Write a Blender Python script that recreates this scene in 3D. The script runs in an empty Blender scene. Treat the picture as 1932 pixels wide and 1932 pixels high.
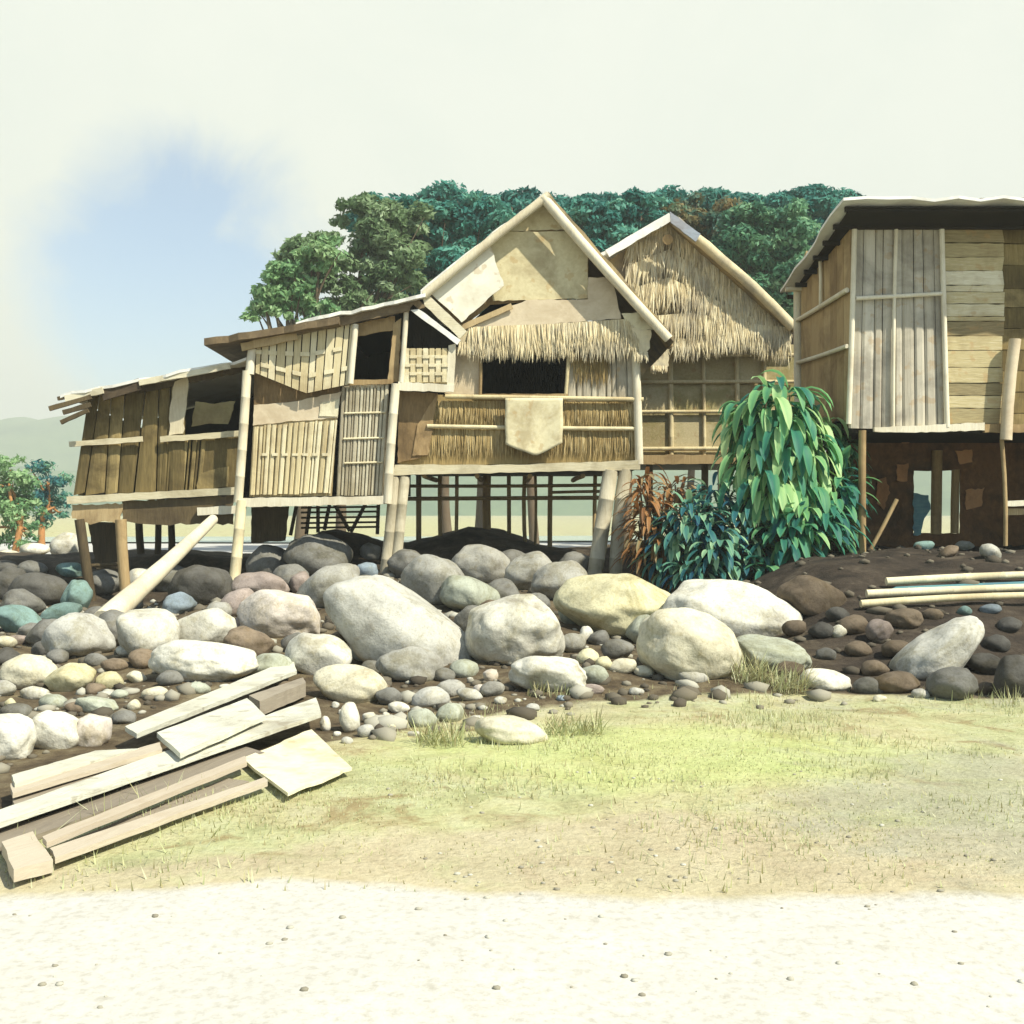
import bpy, bmesh, math, random
import numpy as np
from mathutils import Vector, Matrix, noise

C = bpy.context.scene.collection
RNG = random.Random(7)
NR = np.random.default_rng(11)
K = 0.45                     # half width of the view per metre of distance
EYE = 1.7

# ------------------------------------------------------------------ geometry of the view
def P(px, py, Y):
    return Vector(((px-966)/966*K*Y, Y, EYE+(966-py)/966*K*Y))

def sstep(a, b, x):
    t = np.clip((np.asarray(x, dtype=float)-a)/(b-a), 0, 1)
    return t*t*(3-2*t)

MX = [-14, -9, -7, -5.6, -4.6, -3.7, -3.0, -2.4, -1.6, -0.9, -0.2, 0.5, 1.0, 2.0, 3.2, 5, 9, 14]
MZ = [.75, .85, .85, .84, .80, 1.30, 1.20, 1.00, 1.20, 1.38, 1.25, 1.00, .95, 1.00, 1.10, 1.15, 1.2, 1.2]

def H(x, y):
    """height of the ground"""
    x = np.asarray(x, dtype=float); y = np.asarray(y, dtype=float)
    mound = np.interp(x, MX, MZ)
    lf = 1-.8*(1-sstep(-5.6, -3.6, x)); foot = .57*lf
    bank = np.interp(y, [10, 19.6], [0, 1])*foot + (mound-foot)*sstep(20.0, 21.9, y)
    right = 1.08*sstep(10.6, 15.6, y) + .07*sstep(16, 22, y)
    k = sstep(2.6, 4.4, x)
    z = bank*(1-k) + right*k
    z = z*(1-sstep(23.8, 31, y))
    n = .035*np.sin(x*1.7+y*.6)+.03*np.sin(y*1.9-x*.8)+.022*np.sin(x*3.7-y*2.3)+.012*np.sin(x*7.1+y*5.2)
    return z + n*(.25+.75*sstep(8, 12, y))*(1-sstep(40, 120, y))

def ground_hit(px, py, lo=4.0, hi=60.0):
    dx = (px-966)/966*K; dz = (966-py)/966*K
    ys = np.arange(lo, hi, .04)
    below = EYE+dz*ys <= H(dx*ys, ys)
    i = int(np.argmax(below)) if below.any() else len(ys)-1
    Y = float(ys[i])
    return Vector((dx*Y, Y, float(H(dx*Y, Y))))

# ------------------------------------------------------------------ tagging
def tag(o, label=None, cat=None, group=None, kind=None):
    if label: o['label'] = label
    if cat: o['category'] = cat
    if group: o['group'] = group
    if kind: o['kind'] = kind
    return o

def thing(name, loc, label, cat, group=None):
    o = bpy.data.objects.new(name, None); C.objects.link(o)
    o.location = loc; o.empty_display_size = .2
    return tag(o, label, cat, group)

def origin_of(o):
    v = Vector((0, 0, 0))
    while o is not None:
        v += Vector(o.location); o = o.parent
    return v

def link_mesh(name, me, mat, parent=None, loc=(0, 0, 0)):
    o = bpy.data.objects.new(name, me); C.objects.link(o)
    o.location = loc
    if mat: me.materials.append(mat)
    if parent is not None: o.parent = parent
    return o

def np_mesh(name, V, F, T=None, smooth=False):
    V = np.asarray(V, dtype=np.float32); F = np.asarray(F, dtype=np.int32)
    me = bpy.data.meshes.new(name)
    k = F.shape[1]
    me.vertices.add(len(V)); me.vertices.foreach_set('co', V.ravel())
    me.loops.add(F.size); me.loops.foreach_set('vertex_index', F.ravel())
    me.polygons.add(len(F)); me.polygons.foreach_set('loop_start', np.arange(0, F.size, k, dtype=np.int32))
    me.update(calc_edges=True)
    if T is not None:
        a = me.attributes.new('tint', 'FLOAT', 'POINT'); a.data.foreach_set('value', np.asarray(T, dtype=np.float32))
    if smooth: me.polygons.foreach_set('use_smooth', np.ones(len(F), dtype=bool))
    return me

class MB:
    """collects shapes in world space and links them as ONE mesh object"""
    def __init__(s): s.v = []; s.f = []; s.t = []; s.sm = []
    def add(s, pts, faces, tint=.5, smooth=False):
        b = len(s.v); s.v += [tuple(p) for p in pts]; s.t += [tint]*len(pts)
        for f in faces: s.f.append([b+i for i in f]); s.sm.append(smooth)
    def prism(s, front, off, tint=.5):
        n = len(front); off = Vector(off)
        pts = list(front)+[p+off for p in front]
        fs = [list(range(n)), list(range(2*n-1, n-1, -1))]
        fs += [[i, i+n, (i+1) % n+n, (i+1) % n] for i in range(n)]
        s.add(pts, fs, tint)
    def slab(s, poly, Y, t=.03, tint=.5, jit=0, dY=None):
        """polygon (photo coordinates at distance Y) given thickness t; dY = lean of each corner"""
        pts = []
        for i, (x, y) in enumerate(poly):
            yy = Y+(dY[i] if dY else 0)
            pts.append(P(x+RNG.uniform(-jit, jit), y+RNG.uniform(-jit, jit), yy))
        s.prism(pts, (0, t, 0), tint)
    def rough(s, poly, Y, t=.03, tint=.5, amp=1.2, step=9, sides=None):
        """slab whose outline is worn: points added along the edges and shaken"""
        out = []
        n = len(poly)
        for i in range(n):
            a, b = poly[i], poly[(i+1) % n]
            L = math.hypot(b[0]-a[0], b[1]-a[1]); k = max(1, int(L/step))
            nx, ny = -(b[1]-a[1])/max(L, 1e-6), (b[0]-a[0])/max(L, 1e-6)
            w = amp if (sides is None or i in sides) else amp*.15
            for j in range(k):
                u = j/k; d = RNG.uniform(-w, w) if j else 0
                out.append((a[0]+(b[0]-a[0])*u+nx*d, a[1]+(b[1]-a[1])*u+ny*d))
        s.slab(out, Y, t, tint)
    def tube(s, p0, p1, r0, r1=None, n=10, tint=.5, bend=0, nodes=0, segs=None):
        p0 = Vector(p0); p1 = Vector(p1); r1 = r0 if r1 is None else r1
        d = p1-p0; L = d.length; d = d/L
        a = d.orthogonal().normalized(); b = d.cross(a)
        segs = segs or (max(2, int(L/.45)) if (bend or nodes) else 1)
        bv = a*RNG.uniform(-1, 1)+b*RNG.uniform(-1, 1)
        st = []
        for i in range(segs+1):
            u = i/segs
            c = p0+d*(L*u)+bv*(bend*math.sin(u*math.pi)); r = r0+(r1-r0)*u
            if nodes and 0 < i < segs:
                h = .012/L
                st += [(c-d*(L*h), r), (c, r*1.06), (c+d*(L*h), r)]
            else: st.append((c, r*(1+RNG.uniform(-.03, .03) if bend else 1)))
        pts = []
        for c, r in st:
            for k in range(n):
                t = 2*math.pi*k/n
                pts.append(c+a*(r*math.cos(t))+b*(r*math.sin(t)))
        m = len(st); fs = []
        for i in range(m-1):
            for k in range(n):
                fs.append([i*n+k, i*n+(k+1) % n, (i+1)*n+(k+1) % n, (i+1)*n+k])
        s.add(pts, fs, tint, True)
        s.add([pts[k] for k in range(n)], [list(range(n-1, -1, -1))], tint)
        s.add([pts[(m-1)*n+k] for k in range(n)], [list(range(n))], tint)
    def pole(s, x0, y0, x1, y1, w, Y0, Y1=None, tint=.5, bend=.012, nodes=1, w1=None, n=10):
        Y1 = Y0 if Y1 is None else Y1; w1 = w if w1 is None else w1
        s.tube(P(x0, y0, Y0), P(x1, y1, Y1), w/2/966*K*Y0, w1/2/966*K*Y1, n, tint, bend, nodes)
    def plank(s, x0, y0, x1, y1, w, Y, t=.04, tint=.5, amp=.8, step=14, w1=None):
        L = math.hypot(x1-x0, y1-y0); nx, ny = -(y1-y0)/L*.5, (x1-x0)/L*.5
        w1 = w if w1 is None else w1
        s.rough([(x0-nx*w, y0-ny*w), (x1-nx*w1, y1-ny*w1), (x1+nx*w1, y1+ny*w1), (x0+nx*w, y0+ny*w)], Y, t, tint, amp, step)
    def slats(s, tl, tr, br, bl, n, Y, t=.02, gap=.12, tints=(.2, .9), vary=.5, ends=0, dz=.01):
        """vertical strips, each a bevelled lath, between a top edge and a bottom edge"""
        ws = [1+RNG.uniform(-vary, vary) for _ in range(n)]; tot = sum(ws); u = 0
        for w in ws:
            u0 = u+gap*w/tot/2*RNG.uniform(.4, 1.6); u += w/tot; u1 = u-gap*w/tot/2*RNG.uniform(.4, 1.6)
            e0 = RNG.uniform(0, ends); e1 = RNG.uniform(0, ends)
            yo = RNG.uniform(-dz, dz); tint = RNG.uniform(*tints)
            def at(A, B, k): return (A[0]+(B[0]-A[0])*k, A[1]+(B[1]-A[1])*k)
            top = [at(tl, tr, u0+(u1-u0)*k) for k in (0, .22, .78, 1)]
            bot = [at(bl, br, u0+(u1-u0)*k) for k in (0, .22, .78, 1)]
            dep = (t*.7, 0, 0, t*.7)
            A = [P(q[0], q[1]+e0, Y+yo+d) for q, d in zip(top, dep)]+[P(top[3][0], top[3][1]+e0, Y+yo+t), P(top[0][0], top[0][1]+e0, Y+yo+t)]
            B = [P(q[0], q[1]-e1, Y+yo+d) for q, d in zip(bot, dep)]+[P(bot[3][0], bot[3][1]-e1, Y+yo+t), P(bot[0][0], bot[0][1]-e1, Y+yo+t)]
            s.add(A+B, [[i, i+6, (i+1) % 6+6, (i+1) % 6] for i in range(6)]+[[5, 4, 3, 2, 1, 0], [6, 7, 8, 9, 10, 11]], tint)
    def boards(s, x0, x1, edges, Y, t=.03, tints=None, amp=.8):
        for i in range(len(edges)-1):
            if tints and tints[i] is None: continue
            s.rough([(x0+RNG.uniform(-2, 1), edges[i]+.7), (x1+RNG.uniform(-3, 3), edges[i]+.7+RNG.uniform(-1, 1)), (x1+RNG.uniform(-3, 3), edges[i+1]-.7), (x0, edges[i+1]-.7)],
                    Y+RNG.uniform(-.012, .012), t, tints[i] if tints else RNG.random(), amp, 16)
    def straw(s, p0, p1, w, tint, sag=0):
        """one tapering three sided straw"""
        p0 = Vector(p0); p1 = Vector(p1)
        m = p0.lerp(p1, .6)+Vector((0, -sag, 0))
        d = (p1-p0); a = Vector((d.z, 0, -d.x)); a = a.normalized() if a.length > 1e-6 else Vector((1, 0, 0))
        f = Vector((0, -1, 0))
        q = [p0-a*w, p0+a*w, p0+f*w*.7, m-a*w*.9, m+a*w*.9, m+f*w*.7, p1]
        s.add(q, [[0, 3, 5, 2], [2, 5, 4, 1], [3, 6, 5], [5, 6, 4], [0, 1, 4, 3], [3, 4, 6]], tint)
    def build(s, name, mat, parent=None, label=None):
        o3 = origin_of(parent) if parent is not None else Vector((0, 0, 0))
        me = bpy.data.meshes.new(name)
        me.from_pydata([(v[0]-o3.x, v[1]-o3.y, v[2]-o3.z) for v in s.v], [], s.f)
        a = me.attributes.new('tint', 'FLOAT', 'POINT'); a.data.foreach_set('value', s.t)
        me.polygons.foreach_set('use_smooth', s.sm)
        bm = bmesh.new(); bm.from_mesh(me); bmesh.ops.recalc_face_normals(bm, faces=bm.faces); bm.to_mesh(me); bm.free()
        me.update()
        o = link_mesh(name, me, mat, parent)
        if label: o['label'] = label
        return o

def solo(name, mb, mat, label, cat, loc, group=None):
    """a thing that is one mesh, its origin at loc"""
    o = mb.build(name, mat)
    loc = Vector(loc); o.data.transform(Matrix.Translation(-loc)); o.location = loc
    return tag(o, label, cat, group)

# ------------------------------------------------------------------ materials
def nodes_of(name):
    m = bpy.data.materials.new(name); m.use_nodes = True
    nt = m.node_tree; nt.nodes.clear()
    out = nt.nodes.new('ShaderNodeOutputMaterial'); bs = nt.nodes.new('ShaderNodeBsdfPrincipled')
    nt.links.new(bs.outputs[0], out.inputs[0])
    bs.inputs['Specular IOR Level'].default_value = .25
    return m, nt, bs, out

def N(nt, kind, **kw):
    n = nt.nodes.new('ShaderNode'+kind)
    for k, v in kw.items():
        if k.startswith('i_'): n.inputs[int(k[2:]) if k[2:].isdigit() else k[2:]].default_value = v
        else: setattr(n, k, v)
    return n

def ramp(nt, stops, fac=None):
    r = nt.nodes.new('ShaderNodeValToRGB')
    e = r.color_ramp.elements
    while len(e) < len(stops): e.new(.5)
    for el, (p, c) in zip(e, stops): el.position = p; el.color = (*c, 1) if len(c) == 3 else c
    if fac is not None: nt.links.new(fac, r.inputs[0])
    return r

def math_n(nt, op, a, b=None, clamp=False):
    n = nt.nodes.new('ShaderNodeMath'); n.operation = op; n.use_clamp = clamp
    for i, v in enumerate((a, b)):
        if v is None: continue
        if isinstance(v, (int, float)): n.inputs[i].default_value = v
        else: nt.links.new(v, n.inputs[i])
    return n.outputs[0]

def mixc(nt, fac, a, b, mode='MIX'):
    n = nt.nodes.new('ShaderNodeMix'); n.data_type = 'RGBA'; n.blend_type = mode
    for sck, v in ((n.inputs[0], fac), (n.inputs[6], a), (n.inputs[7], b)):
        if isinstance(v, (int, float)): sck.default_value = v
        elif isinstance(v, tuple): sck.default_value = (*v, 1)
        else: nt.links.new(v, sck)
    return n.outputs[2]

def tex_noise(nt, scale, vec=None, detail=4, rough=.6, dist=0):
    n = N(nt, 'TexNoise'); n.inputs['Scale'].default_value = scale; n.inputs['Detail'].default_value = detail
    n.inputs['Roughness'].default_value = rough; n.inputs['Distortion'].default_value = dist
    if vec is not None: nt.links.new(vec, n.inputs['Vector'])
    return n.outputs['Fac']

def fibre(name, dark, mid, light, stretch=(9, 9, .9), stain=(.10, .06, .03), stain_amt=.45, rough=.85, bump=.35, spots=None, rotz=0):
    """wood, bamboo, straw: colour by strip, streaked along the grain, stained by weather"""
    m, nt, bs, out = nodes_of(name)
    tc = N(nt, 'TexCoord'); mp = N(nt, 'Mapping'); mp.inputs['Scale'].default_value = stretch
    src = tc.outputs['Object']
    if rotz:
        m0 = N(nt, 'Mapping'); m0.inputs['Rotation'].default_value = (0, 0, math.radians(rotz)); nt.links.new(src, m0.inputs['Vector']); src = m0.outputs[0]
    nt.links.new(src, mp.inputs['Vector'])
    at = N(nt, 'Attribute', attribute_name='tint')
    g = tex_noise(nt, 4.0, mp.outputs[0], 6, .65, .6)
    big = tex_noise(nt, 1.3, tc.outputs['Object'], 5, .65, .4)
    f = math_n(nt, 'ADD', math_n(nt, 'MULTIPLY', at.outputs['Fac'], .62), math_n(nt, 'MULTIPLY', g, .62))
    f = math_n(nt, 'SUBTRACT', f, .12, True)
    col = ramp(nt, [(0.05, dark), (.5, mid), (.95, light)], f).outputs[0]
    st = ramp(nt, [(.47, (0, 0, 0)), (.64, (1, 1, 1))], big).outputs[0]
    col = mixc(nt, math_n(nt, 'MULTIPLY', st, stain_amt), col, stain)
    if spots:
        sp = ramp(nt, [(.60, (0, 0, 0)), (.66, (1, 1, 1))], tex_noise(nt, 5.5, tc.outputs['Object'], 3, .5)).outputs[0]
        col = mixc(nt, math_n(nt, 'MULTIPLY', sp, .4), col, spots)
    nt.links.new(col, bs.inputs['Base Color']); bs.inputs['Roughness'].default_value = rough
    bp = N(nt, 'Bump'); bp.inputs['Strength'].default_value = bump; bp.inputs['Distance'].default_value = .02
    nt.links.new(g, bp.inputs['Height']); nt.links.new(bp.outputs[0], bs.inputs['Normal'])
    return m

M = {}
M['bamboo'] = fibre('weathered bamboo', (.30, .22, .10), (.60, .51, .29), (.78, .72, .50), stain=(.26, .17, .07), stain_amt=.4)
M['bamboo_grey'] = fibre('grey bamboo', (.24, .20, .13), (.47, .42, .29), (.70, .66, .49), stain=(.2, .16, .08), stain_amt=.5)
M['bamboo_dark'] = fibre('shade darkened bamboo', (.05, .04, .025), (.13, .10, .06), (.24, .19, .11), stain=(.03, .025, .02))  # dark copy of the bamboo, under-floor shade put into its colour
M['wood_dark'] = fibre('dark old wood', (.035, .027, .016), (.13, .095, .045), (.27, .21, .11), stain=(.05, .035, .02), stain_amt=.6)
M['wood_mid'] = fibre('brown wood', (.16, .10, .045), (.37, .26, .12), (.56, .44, .24), stain=(.12, .07, .03), stain_amt=.55)
M['wood_olive'] = fibre('olive brown boards', (.06, .045, .015), (.23, .17, .065), (.44, .35, .16), stain=(.07, .05, .02), stain_amt=.7)
M['wood_pale'] = fibre('pale timber', (.38, .30, .18), (.63, .56, .38), (.80, .76, .60), stain=(.35, .26, .14), stain_amt=.35)
M['plank_h'] = fibre('sawn planks', (.34, .27, .15), (.60, .53, .34), (.80, .77, .60), stretch=(1.2, 14, 14), stain=(.24, .19, .10), stain_amt=.5)
M['sheet'] = fibre('pale woven sheet', (.44, .36, .19), (.64, .57, .34), (.78, .74, .53), stretch=(3, 3, 3), stain=(.25, .18, .08), stain_amt=.55, bump=.15, spots=(.42, .26, .09))
M['sheet_light'] = fibre('bleached sheet', (.52, .48, .33), (.72, .69, .52), (.80, .78, .64), stretch=(3, 3, 3), stain=(.42, .34, .2), stain_amt=.35, bump=.15, spots=(.42, .26, .09))
M['sheet_pink'] = fibre('buff board', (.45, .35, .21), (.62, .52, .35), (.74, .66, .48), stretch=(2, 2, 3), stain=(.33, .24, .13), stain_amt=.4, bump=.15)
M['sawali'] = fibre('bark brown sheet', (.11, .07, .03), (.30, .20, .09), (.50, .36, .18), stretch=(6, 6, 1.2), stain=(.07, .045, .02), stain_amt=.6)
M['thatch'] = fibre('nipa thatch', (.28, .21, .10), (.60, .50, .29), (.80, .73, .50), stretch=(16, 16, 1.2), stain=(.20, .18, .15), stain_amt=.55)
M['thatch_dark'] = fibre('old thatch bed', (.14, .10, .05), (.34, .26, .13), (.52, .43, .25), stretch=(22, 22, 1.0), stain=(.10, .09, .09), stain_amt=.6)
M['thatch_wall'] = fibre('palm leaf wall', (.12, .08, .025), (.42, .31, .13), (.67, .56, .31), stretch=(24, 24, .8), stain=(.2, .13, .04), stain_amt=.55)
M['grey_board'] = fibre('grey wall boards', (.26, .22, .16), (.50, .45, .33), (.68, .63, .49), stretch=(10, 10, .7), stain=(.20, .16, .10), stain_amt=.5, spots=(.40, .25, .10))
M['grey_panel'] = fibre('weathered grey panel', (.24, .21, .15), (.45, .41, .31), (.62, .58, .46), stretch=(7, 7, .5), stain=(.16, .14, .11), stain_amt=.55, spots=(.36, .23, .10))
M['rust_patch'] = fibre('orange brown patch', (.22, .09, .03), (.42, .20, .08), (.55, .30, .14), stretch=(4, 4, 4))
M['mesh_wall'] = fibre('lattice wall sheet', (.20, .15, .06), (.40, .33, .17), (.58, .50, .30), stretch=(5, 5, 5), stain=(.17, .15, .03), stain_amt=.6, spots=(.3, .17, .07))
M['roof_pale'] = fibre('bleached roof sheet', (.55, .52, .42), (.74, .73, .64), (.84, .84, .78), stretch=(3, 8, 3), stain=(.42, .36, .25), stain_amt=.4)
M['roof_under'] = fibre('old roof boards', (.05, .035, .022), (.16, .115, .06), (.30, .23, .13), stretch=(2, 8, 3), stain=(.04, .03, .02))
M['tin_blue'] = fibre('blue grey sheet', (.16, .18, .20), (.27, .31, .35), (.45, .50, .55), stretch=(2, 4, 4), stain=(.2, .12, .07), stain_amt=.4)
M['teal_paint'] = fibre('teal painted wood', (.05, .14, .15), (.10, .25, .26), (.26, .42, .38), stretch=(1, 10, 10), stain=(.05, .10, .16), stain_amt=.5)
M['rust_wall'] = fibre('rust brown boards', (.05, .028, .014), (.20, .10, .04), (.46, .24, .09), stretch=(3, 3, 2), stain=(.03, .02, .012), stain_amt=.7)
M['yellow_board'] = fibre('mixed wall boards', (.20, .16, .08), (.50, .42, .22), (.80, .76, .58), stretch=(1.2, 12, 12), stain=(.26, .18, .08), stain_amt=.45, spots=(.42, .25, .10))
M['interior'] = fibre('shade black interior wood', (.012, .010, .007), (.03, .024, .016), (.055, .045, .03), stain=(.01, .01, .01))  # near black: the rooms' shade is put into this wood colour
M['bark'] = fibre('tree bark', (.05, .04, .025), (.12, .09, .055), (.22, .17, .11), stretch=(5, 5, 1))
M['bark_rust'] = fibre('orange bark', (.22, .10, .03), (.42, .2, .07), (.55, .30, .12), stretch=(5, 5, 1))
M['cloth'] = fibre('faded cloth', (.14, .115, .05), (.24, .20, .09), (.33, .28, .14), stretch=(3, 3, 3), bump=.1)

def leaf_mat(name, cols, trans=.35, rough=.55):
    m, nt, bs, out = nodes_of(name)
    at = N(nt, 'Attribute', attribute_name='tint'); tc = N(nt, 'TexCoord')
    big = tex_noise(nt, .55, tc.outputs['Object'], 3, .6)
    f = math_n(nt, 'ADD', math_n(nt, 'MULTIPLY', at.outputs['Fac'], .75), math_n(nt, 'MULTIPLY', big, .5))
    f = math_n(nt, 'SUBTRACT', f, .12, True)
    n = len(cols)
    col = ramp(nt, [(.08+.84*i/(n-1), c) for i, c in enumerate(cols)], f).outputs[0]
    nt.links.new(col, bs.inputs['Base Color']); bs.inputs['Roughness'].default_value = rough
    tr = N(nt, 'BsdfTranslucent'); nt.links.new(col, tr.inputs[0])
    mx = N(nt, 'MixShader'); mx.inputs[0].default_value = trans
    nt.links.new(bs.outputs[0], mx.inputs[1]); nt.links.new(tr.outputs[0], mx.inputs[2]); nt.links.new(mx.outputs[0], out.inputs[0])
    return m

M['leaf_olive'] = leaf_mat('olive tree leaves', [(.04, .08, .03), (.10, .17, .07), (.18, .27, .12), (.36, .46, .27)])
M['leaf_teal'] = leaf_mat('blue green tree leaves', [(.012, .08, .07), (.03, .18, .145), (.085, .30, .22), (.22, .44, .28)])
M['leaf_rust'] = leaf_mat('rusty tree leaves', [(.02, .07, .05), (.06, .17, .12), (.25, .16, .05), (.15, .30, .18)])
M['leaf_fresh'] = leaf_mat('fresh green leaves', [(.02, .12, .12), (.06, .26, .15), (.22, .47, .18), (.56, .74, .34)], .4)
M['leaf_blue'] = leaf_mat('blue green shrub leaves', [(.012, .06, .11), (.035, .16, .16), (.13, .31, .19), (.36, .54, .30)], .3)
M['leaf_dry'] = leaf_mat('dry fern leaves', [(.06, .05, .03), (.22, .10, .035), (.40, .20, .07), (.22, .24, .13)], .3)
M['leaf_jade'] = leaf_mat('jade tree leaves', [(.02, .09, .06), (.06, .19, .11), (.14, .30, .15), (.32, .48, .26)])
M['leaf_pale'] = leaf_mat('pale green tree leaves', [(.05, .13, .06), (.12, .26, .11), (.24, .40, .17), (.42, .54, .29)])
M['grass'] = leaf_mat('dry grass blades', [(.34, .29, .15), (.46, .44, .22), (.46, .50, .25), (.54, .53, .35)], .25)

def rock_mat():
    m, nt, bs, out = nodes_of('river stone')
    oi = N(nt, 'ObjectInfo'); tc = N(nt, 'TexCoord')
    off = N(nt, 'VectorMath', operation='MULTIPLY_ADD')
    cx = N(nt, 'CombineXYZ')
    for i in range(3): nt.links.new(oi.outputs['Random'], cx.inputs[i])
    nt.links.new(cx.outputs[0], off.inputs[0]); off.inputs[1].default_value = (37, 91, 53); nt.links.new(tc.outputs['Object'], off.inputs[2])
    v = off.outputs[0]
    big = tex_noise(nt, 2.2, v, 6, .65, .5); fine = tex_noise(nt, 38, v, 4, .7); mid = tex_noise(nt, 7, v, 5, .65)
    b = ramp(nt, [(.28, (.55, .53, .50)), (.5, (.92, .92, .90)), (.72, (1.12, 1.12, 1.10))], big).outputs[0]
    col = mixc(nt, 1, oi.outputs['Color'], b, 'MULTIPLY')
    s = ramp(nt, [(.53, (0, 0, 0)), (.68, (1, 1, 1))], mid).outputs[0]
    col = mixc(nt, math_n(nt, 'MULTIPLY', s, .45), col, mixc(nt, 1, col, (.72, .64, .42), 'MULTIPLY'))
    sp = ramp(nt, [(.32, (.62, .60, .56)), (.5, (1, 1, 1)), (.7, (1.1, 1.1, 1.1))], fine).outputs[0]
    col = mixc(nt, .55, col, mixc(nt, 1, col, sp, 'MULTIPLY'))
    ln = ramp(nt, [(.50, (0, 0, 0)), (.62, (1, 1, 1))], tex_noise(nt, 1.1, v, 7, .72, 1.5)).outputs[0]
    col = mixc(nt, math_n(nt, 'MULTIPLY', ln, .55), col, mixc(nt, 1, col, (.50, .46, .30), 'MULTIPLY'))
    dk_ = ramp(nt, [(.58, (0, 0, 0)), (.66, (1, 1, 1))], tex_noise(nt, 3.1, v, 6, .7, 2.0)).outputs[0]
    col = mixc(nt, math_n(nt, 'MULTIPLY', dk_, .4), col, mixc(nt, 1, col, (.42, .42, .40), 'MULTIPLY'))
    nt.links.new(col, bs.inputs['Base Color']); bs.inputs['Roughness'].default_value = .88
    h = math_n(nt, 'ADD', math_n(nt, 'MULTIPLY', mid, 1.0), math_n(nt, 'MULTIPLY', fine, .15))
    bp = N(nt, 'Bump'); bp.inputs['Strength'].default_value = .55; bp.inputs['Distance'].default_value = .035
    nt.links.new(h, bp.inputs['Height']); nt.links.new(bp.outputs[0], bs.inputs['Normal'])
    return m
M['rock'] = rock_mat()

def ground_mat():
    m, nt, bs, out = nodes_of('ground cover')
    tc = N(nt, 'TexCoord'); pos = tc.outputs['Object']
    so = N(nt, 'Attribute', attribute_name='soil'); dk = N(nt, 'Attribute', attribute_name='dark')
    n1 = tex_noise(nt, .55, pos, 6, .62, .3); n2 = tex_noise(nt, 2.6, pos, 6, .68, .3); n3 = tex_noise(nt, 22, pos, 5, .7); n4 = tex_noise(nt, 1.1, pos, 3, .5)
    grass = ramp(nt, [(.32, (.34, .29, .17)), (.45, (.46, .44, .22)), (.56, (.38, .44, .20)), (.70, (.50, .47, .30))], n1).outputs[0]
    straw = ramp(nt, [(.36, (.24, .20, .11)), (.48, (.45, .41, .23)), (.64, (.52, .49, .33))], n2).outputs[0]
    grass = mixc(nt, .5, grass, straw)
    bare = ramp(nt, [(.54, (0, 0, 0)), (.64, (1, 1, 1))], tex_noise(nt, 1.5, pos, 7, .72, .8)).outputs[0]
    grass = mixc(nt, math_n(nt, 'MULTIPLY', bare, .8), grass, (.26, .19, .085))
    be = N(nt, 'Attribute', attribute_name='beige'); ol = N(nt, 'Attribute', attribute_name='olive'); sa = N(nt, 'Attribute', attribute_name='sand')
    def zone(at_, lo, hi, k=1.1):
        q_ = math_n(nt, 'ADD', at_.outputs['Fac'], math_n(nt, 'MULTIPLY', math_n(nt, 'SUBTRACT', n5, .5), k))
        return ramp(nt, [(lo, (0, 0, 0)), (hi, (1, 1, 1))], q_).outputs[0]
    n5 = tex_noise(nt, 1.6, pos, 6, .66, .6)
    li = N(nt, 'Attribute', attribute_name='lime')
    grass = mixc(nt, math_n(nt, 'MULTIPLY', zone(li, .3, .9, 1.6), .6), grass, mixc(nt, n2, (.40, .50, .16), (.56, .58, .24)))
    grass = mixc(nt, math_n(nt, 'MULTIPLY', zone(be, .40, .85, 2.0), .75), grass, mixc(nt, n2, (.38, .31, .19), (.56, .49, .34)))
    grass = mixc(nt, math_n(nt, 'MULTIPLY', zone(ol, .40, .95, 2.6), .7), grass, mixc(nt, n2, (.24, .23, .15), (.44, .43, .32)))
    grass = mixc(nt, zone(sa, .40, .66, .55), grass, mixc(nt, n2, (.44, .42, .36), (.58, .57, .51)))
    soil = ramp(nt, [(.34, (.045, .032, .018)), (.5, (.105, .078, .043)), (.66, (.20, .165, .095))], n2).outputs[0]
    dsoil = ramp(nt, [(.34, (.018, .014, .010)), (.55, (.05, .038, .026)), (.72, (.10, .08, .055))], n2).outputs[0]  # the right bank's shade is put into this soil colour
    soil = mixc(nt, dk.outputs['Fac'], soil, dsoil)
    f = math_n(nt, 'ADD', so.outputs['Fac'], math_n(nt, 'MULTIPLY', math_n(nt, 'SUBTRACT', n4, .5), .9))
    f = ramp(nt, [(.42, (0, 0, 0)), (.58, (1, 1, 1))], f).outputs[0]
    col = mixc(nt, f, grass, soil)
    sp = ramp(nt, [(.3, (.72, .70, .64)), (.5, (1, 1, 1)), (.72, (1.12, 1.12, 1.1))], n3).outputs[0]
    col = mixc(nt, .8, col, mixc(nt, 1, col, sp, 'MULTIPLY'))
    nt.links.new(col, bs.inputs['Base Color']); bs.inputs['Roughness'].default_value = .95
    bp = N(nt, 'Bump'); bp.inputs['Distance'].default_value = .05; nt.links.new(math_n(nt, 'SUBTRACT', .55, math_n(nt, 'MULTIPLY', sa.outputs['Fac'], .43)), bp.inputs['Strength'])
    nt.links.new(math_n(nt, 'ADD', n3, n2), bp.inputs['Height']); nt.links.new(bp.outputs[0], bs.inputs['Normal'])
    return m
M['ground'] = ground_mat()

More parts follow.
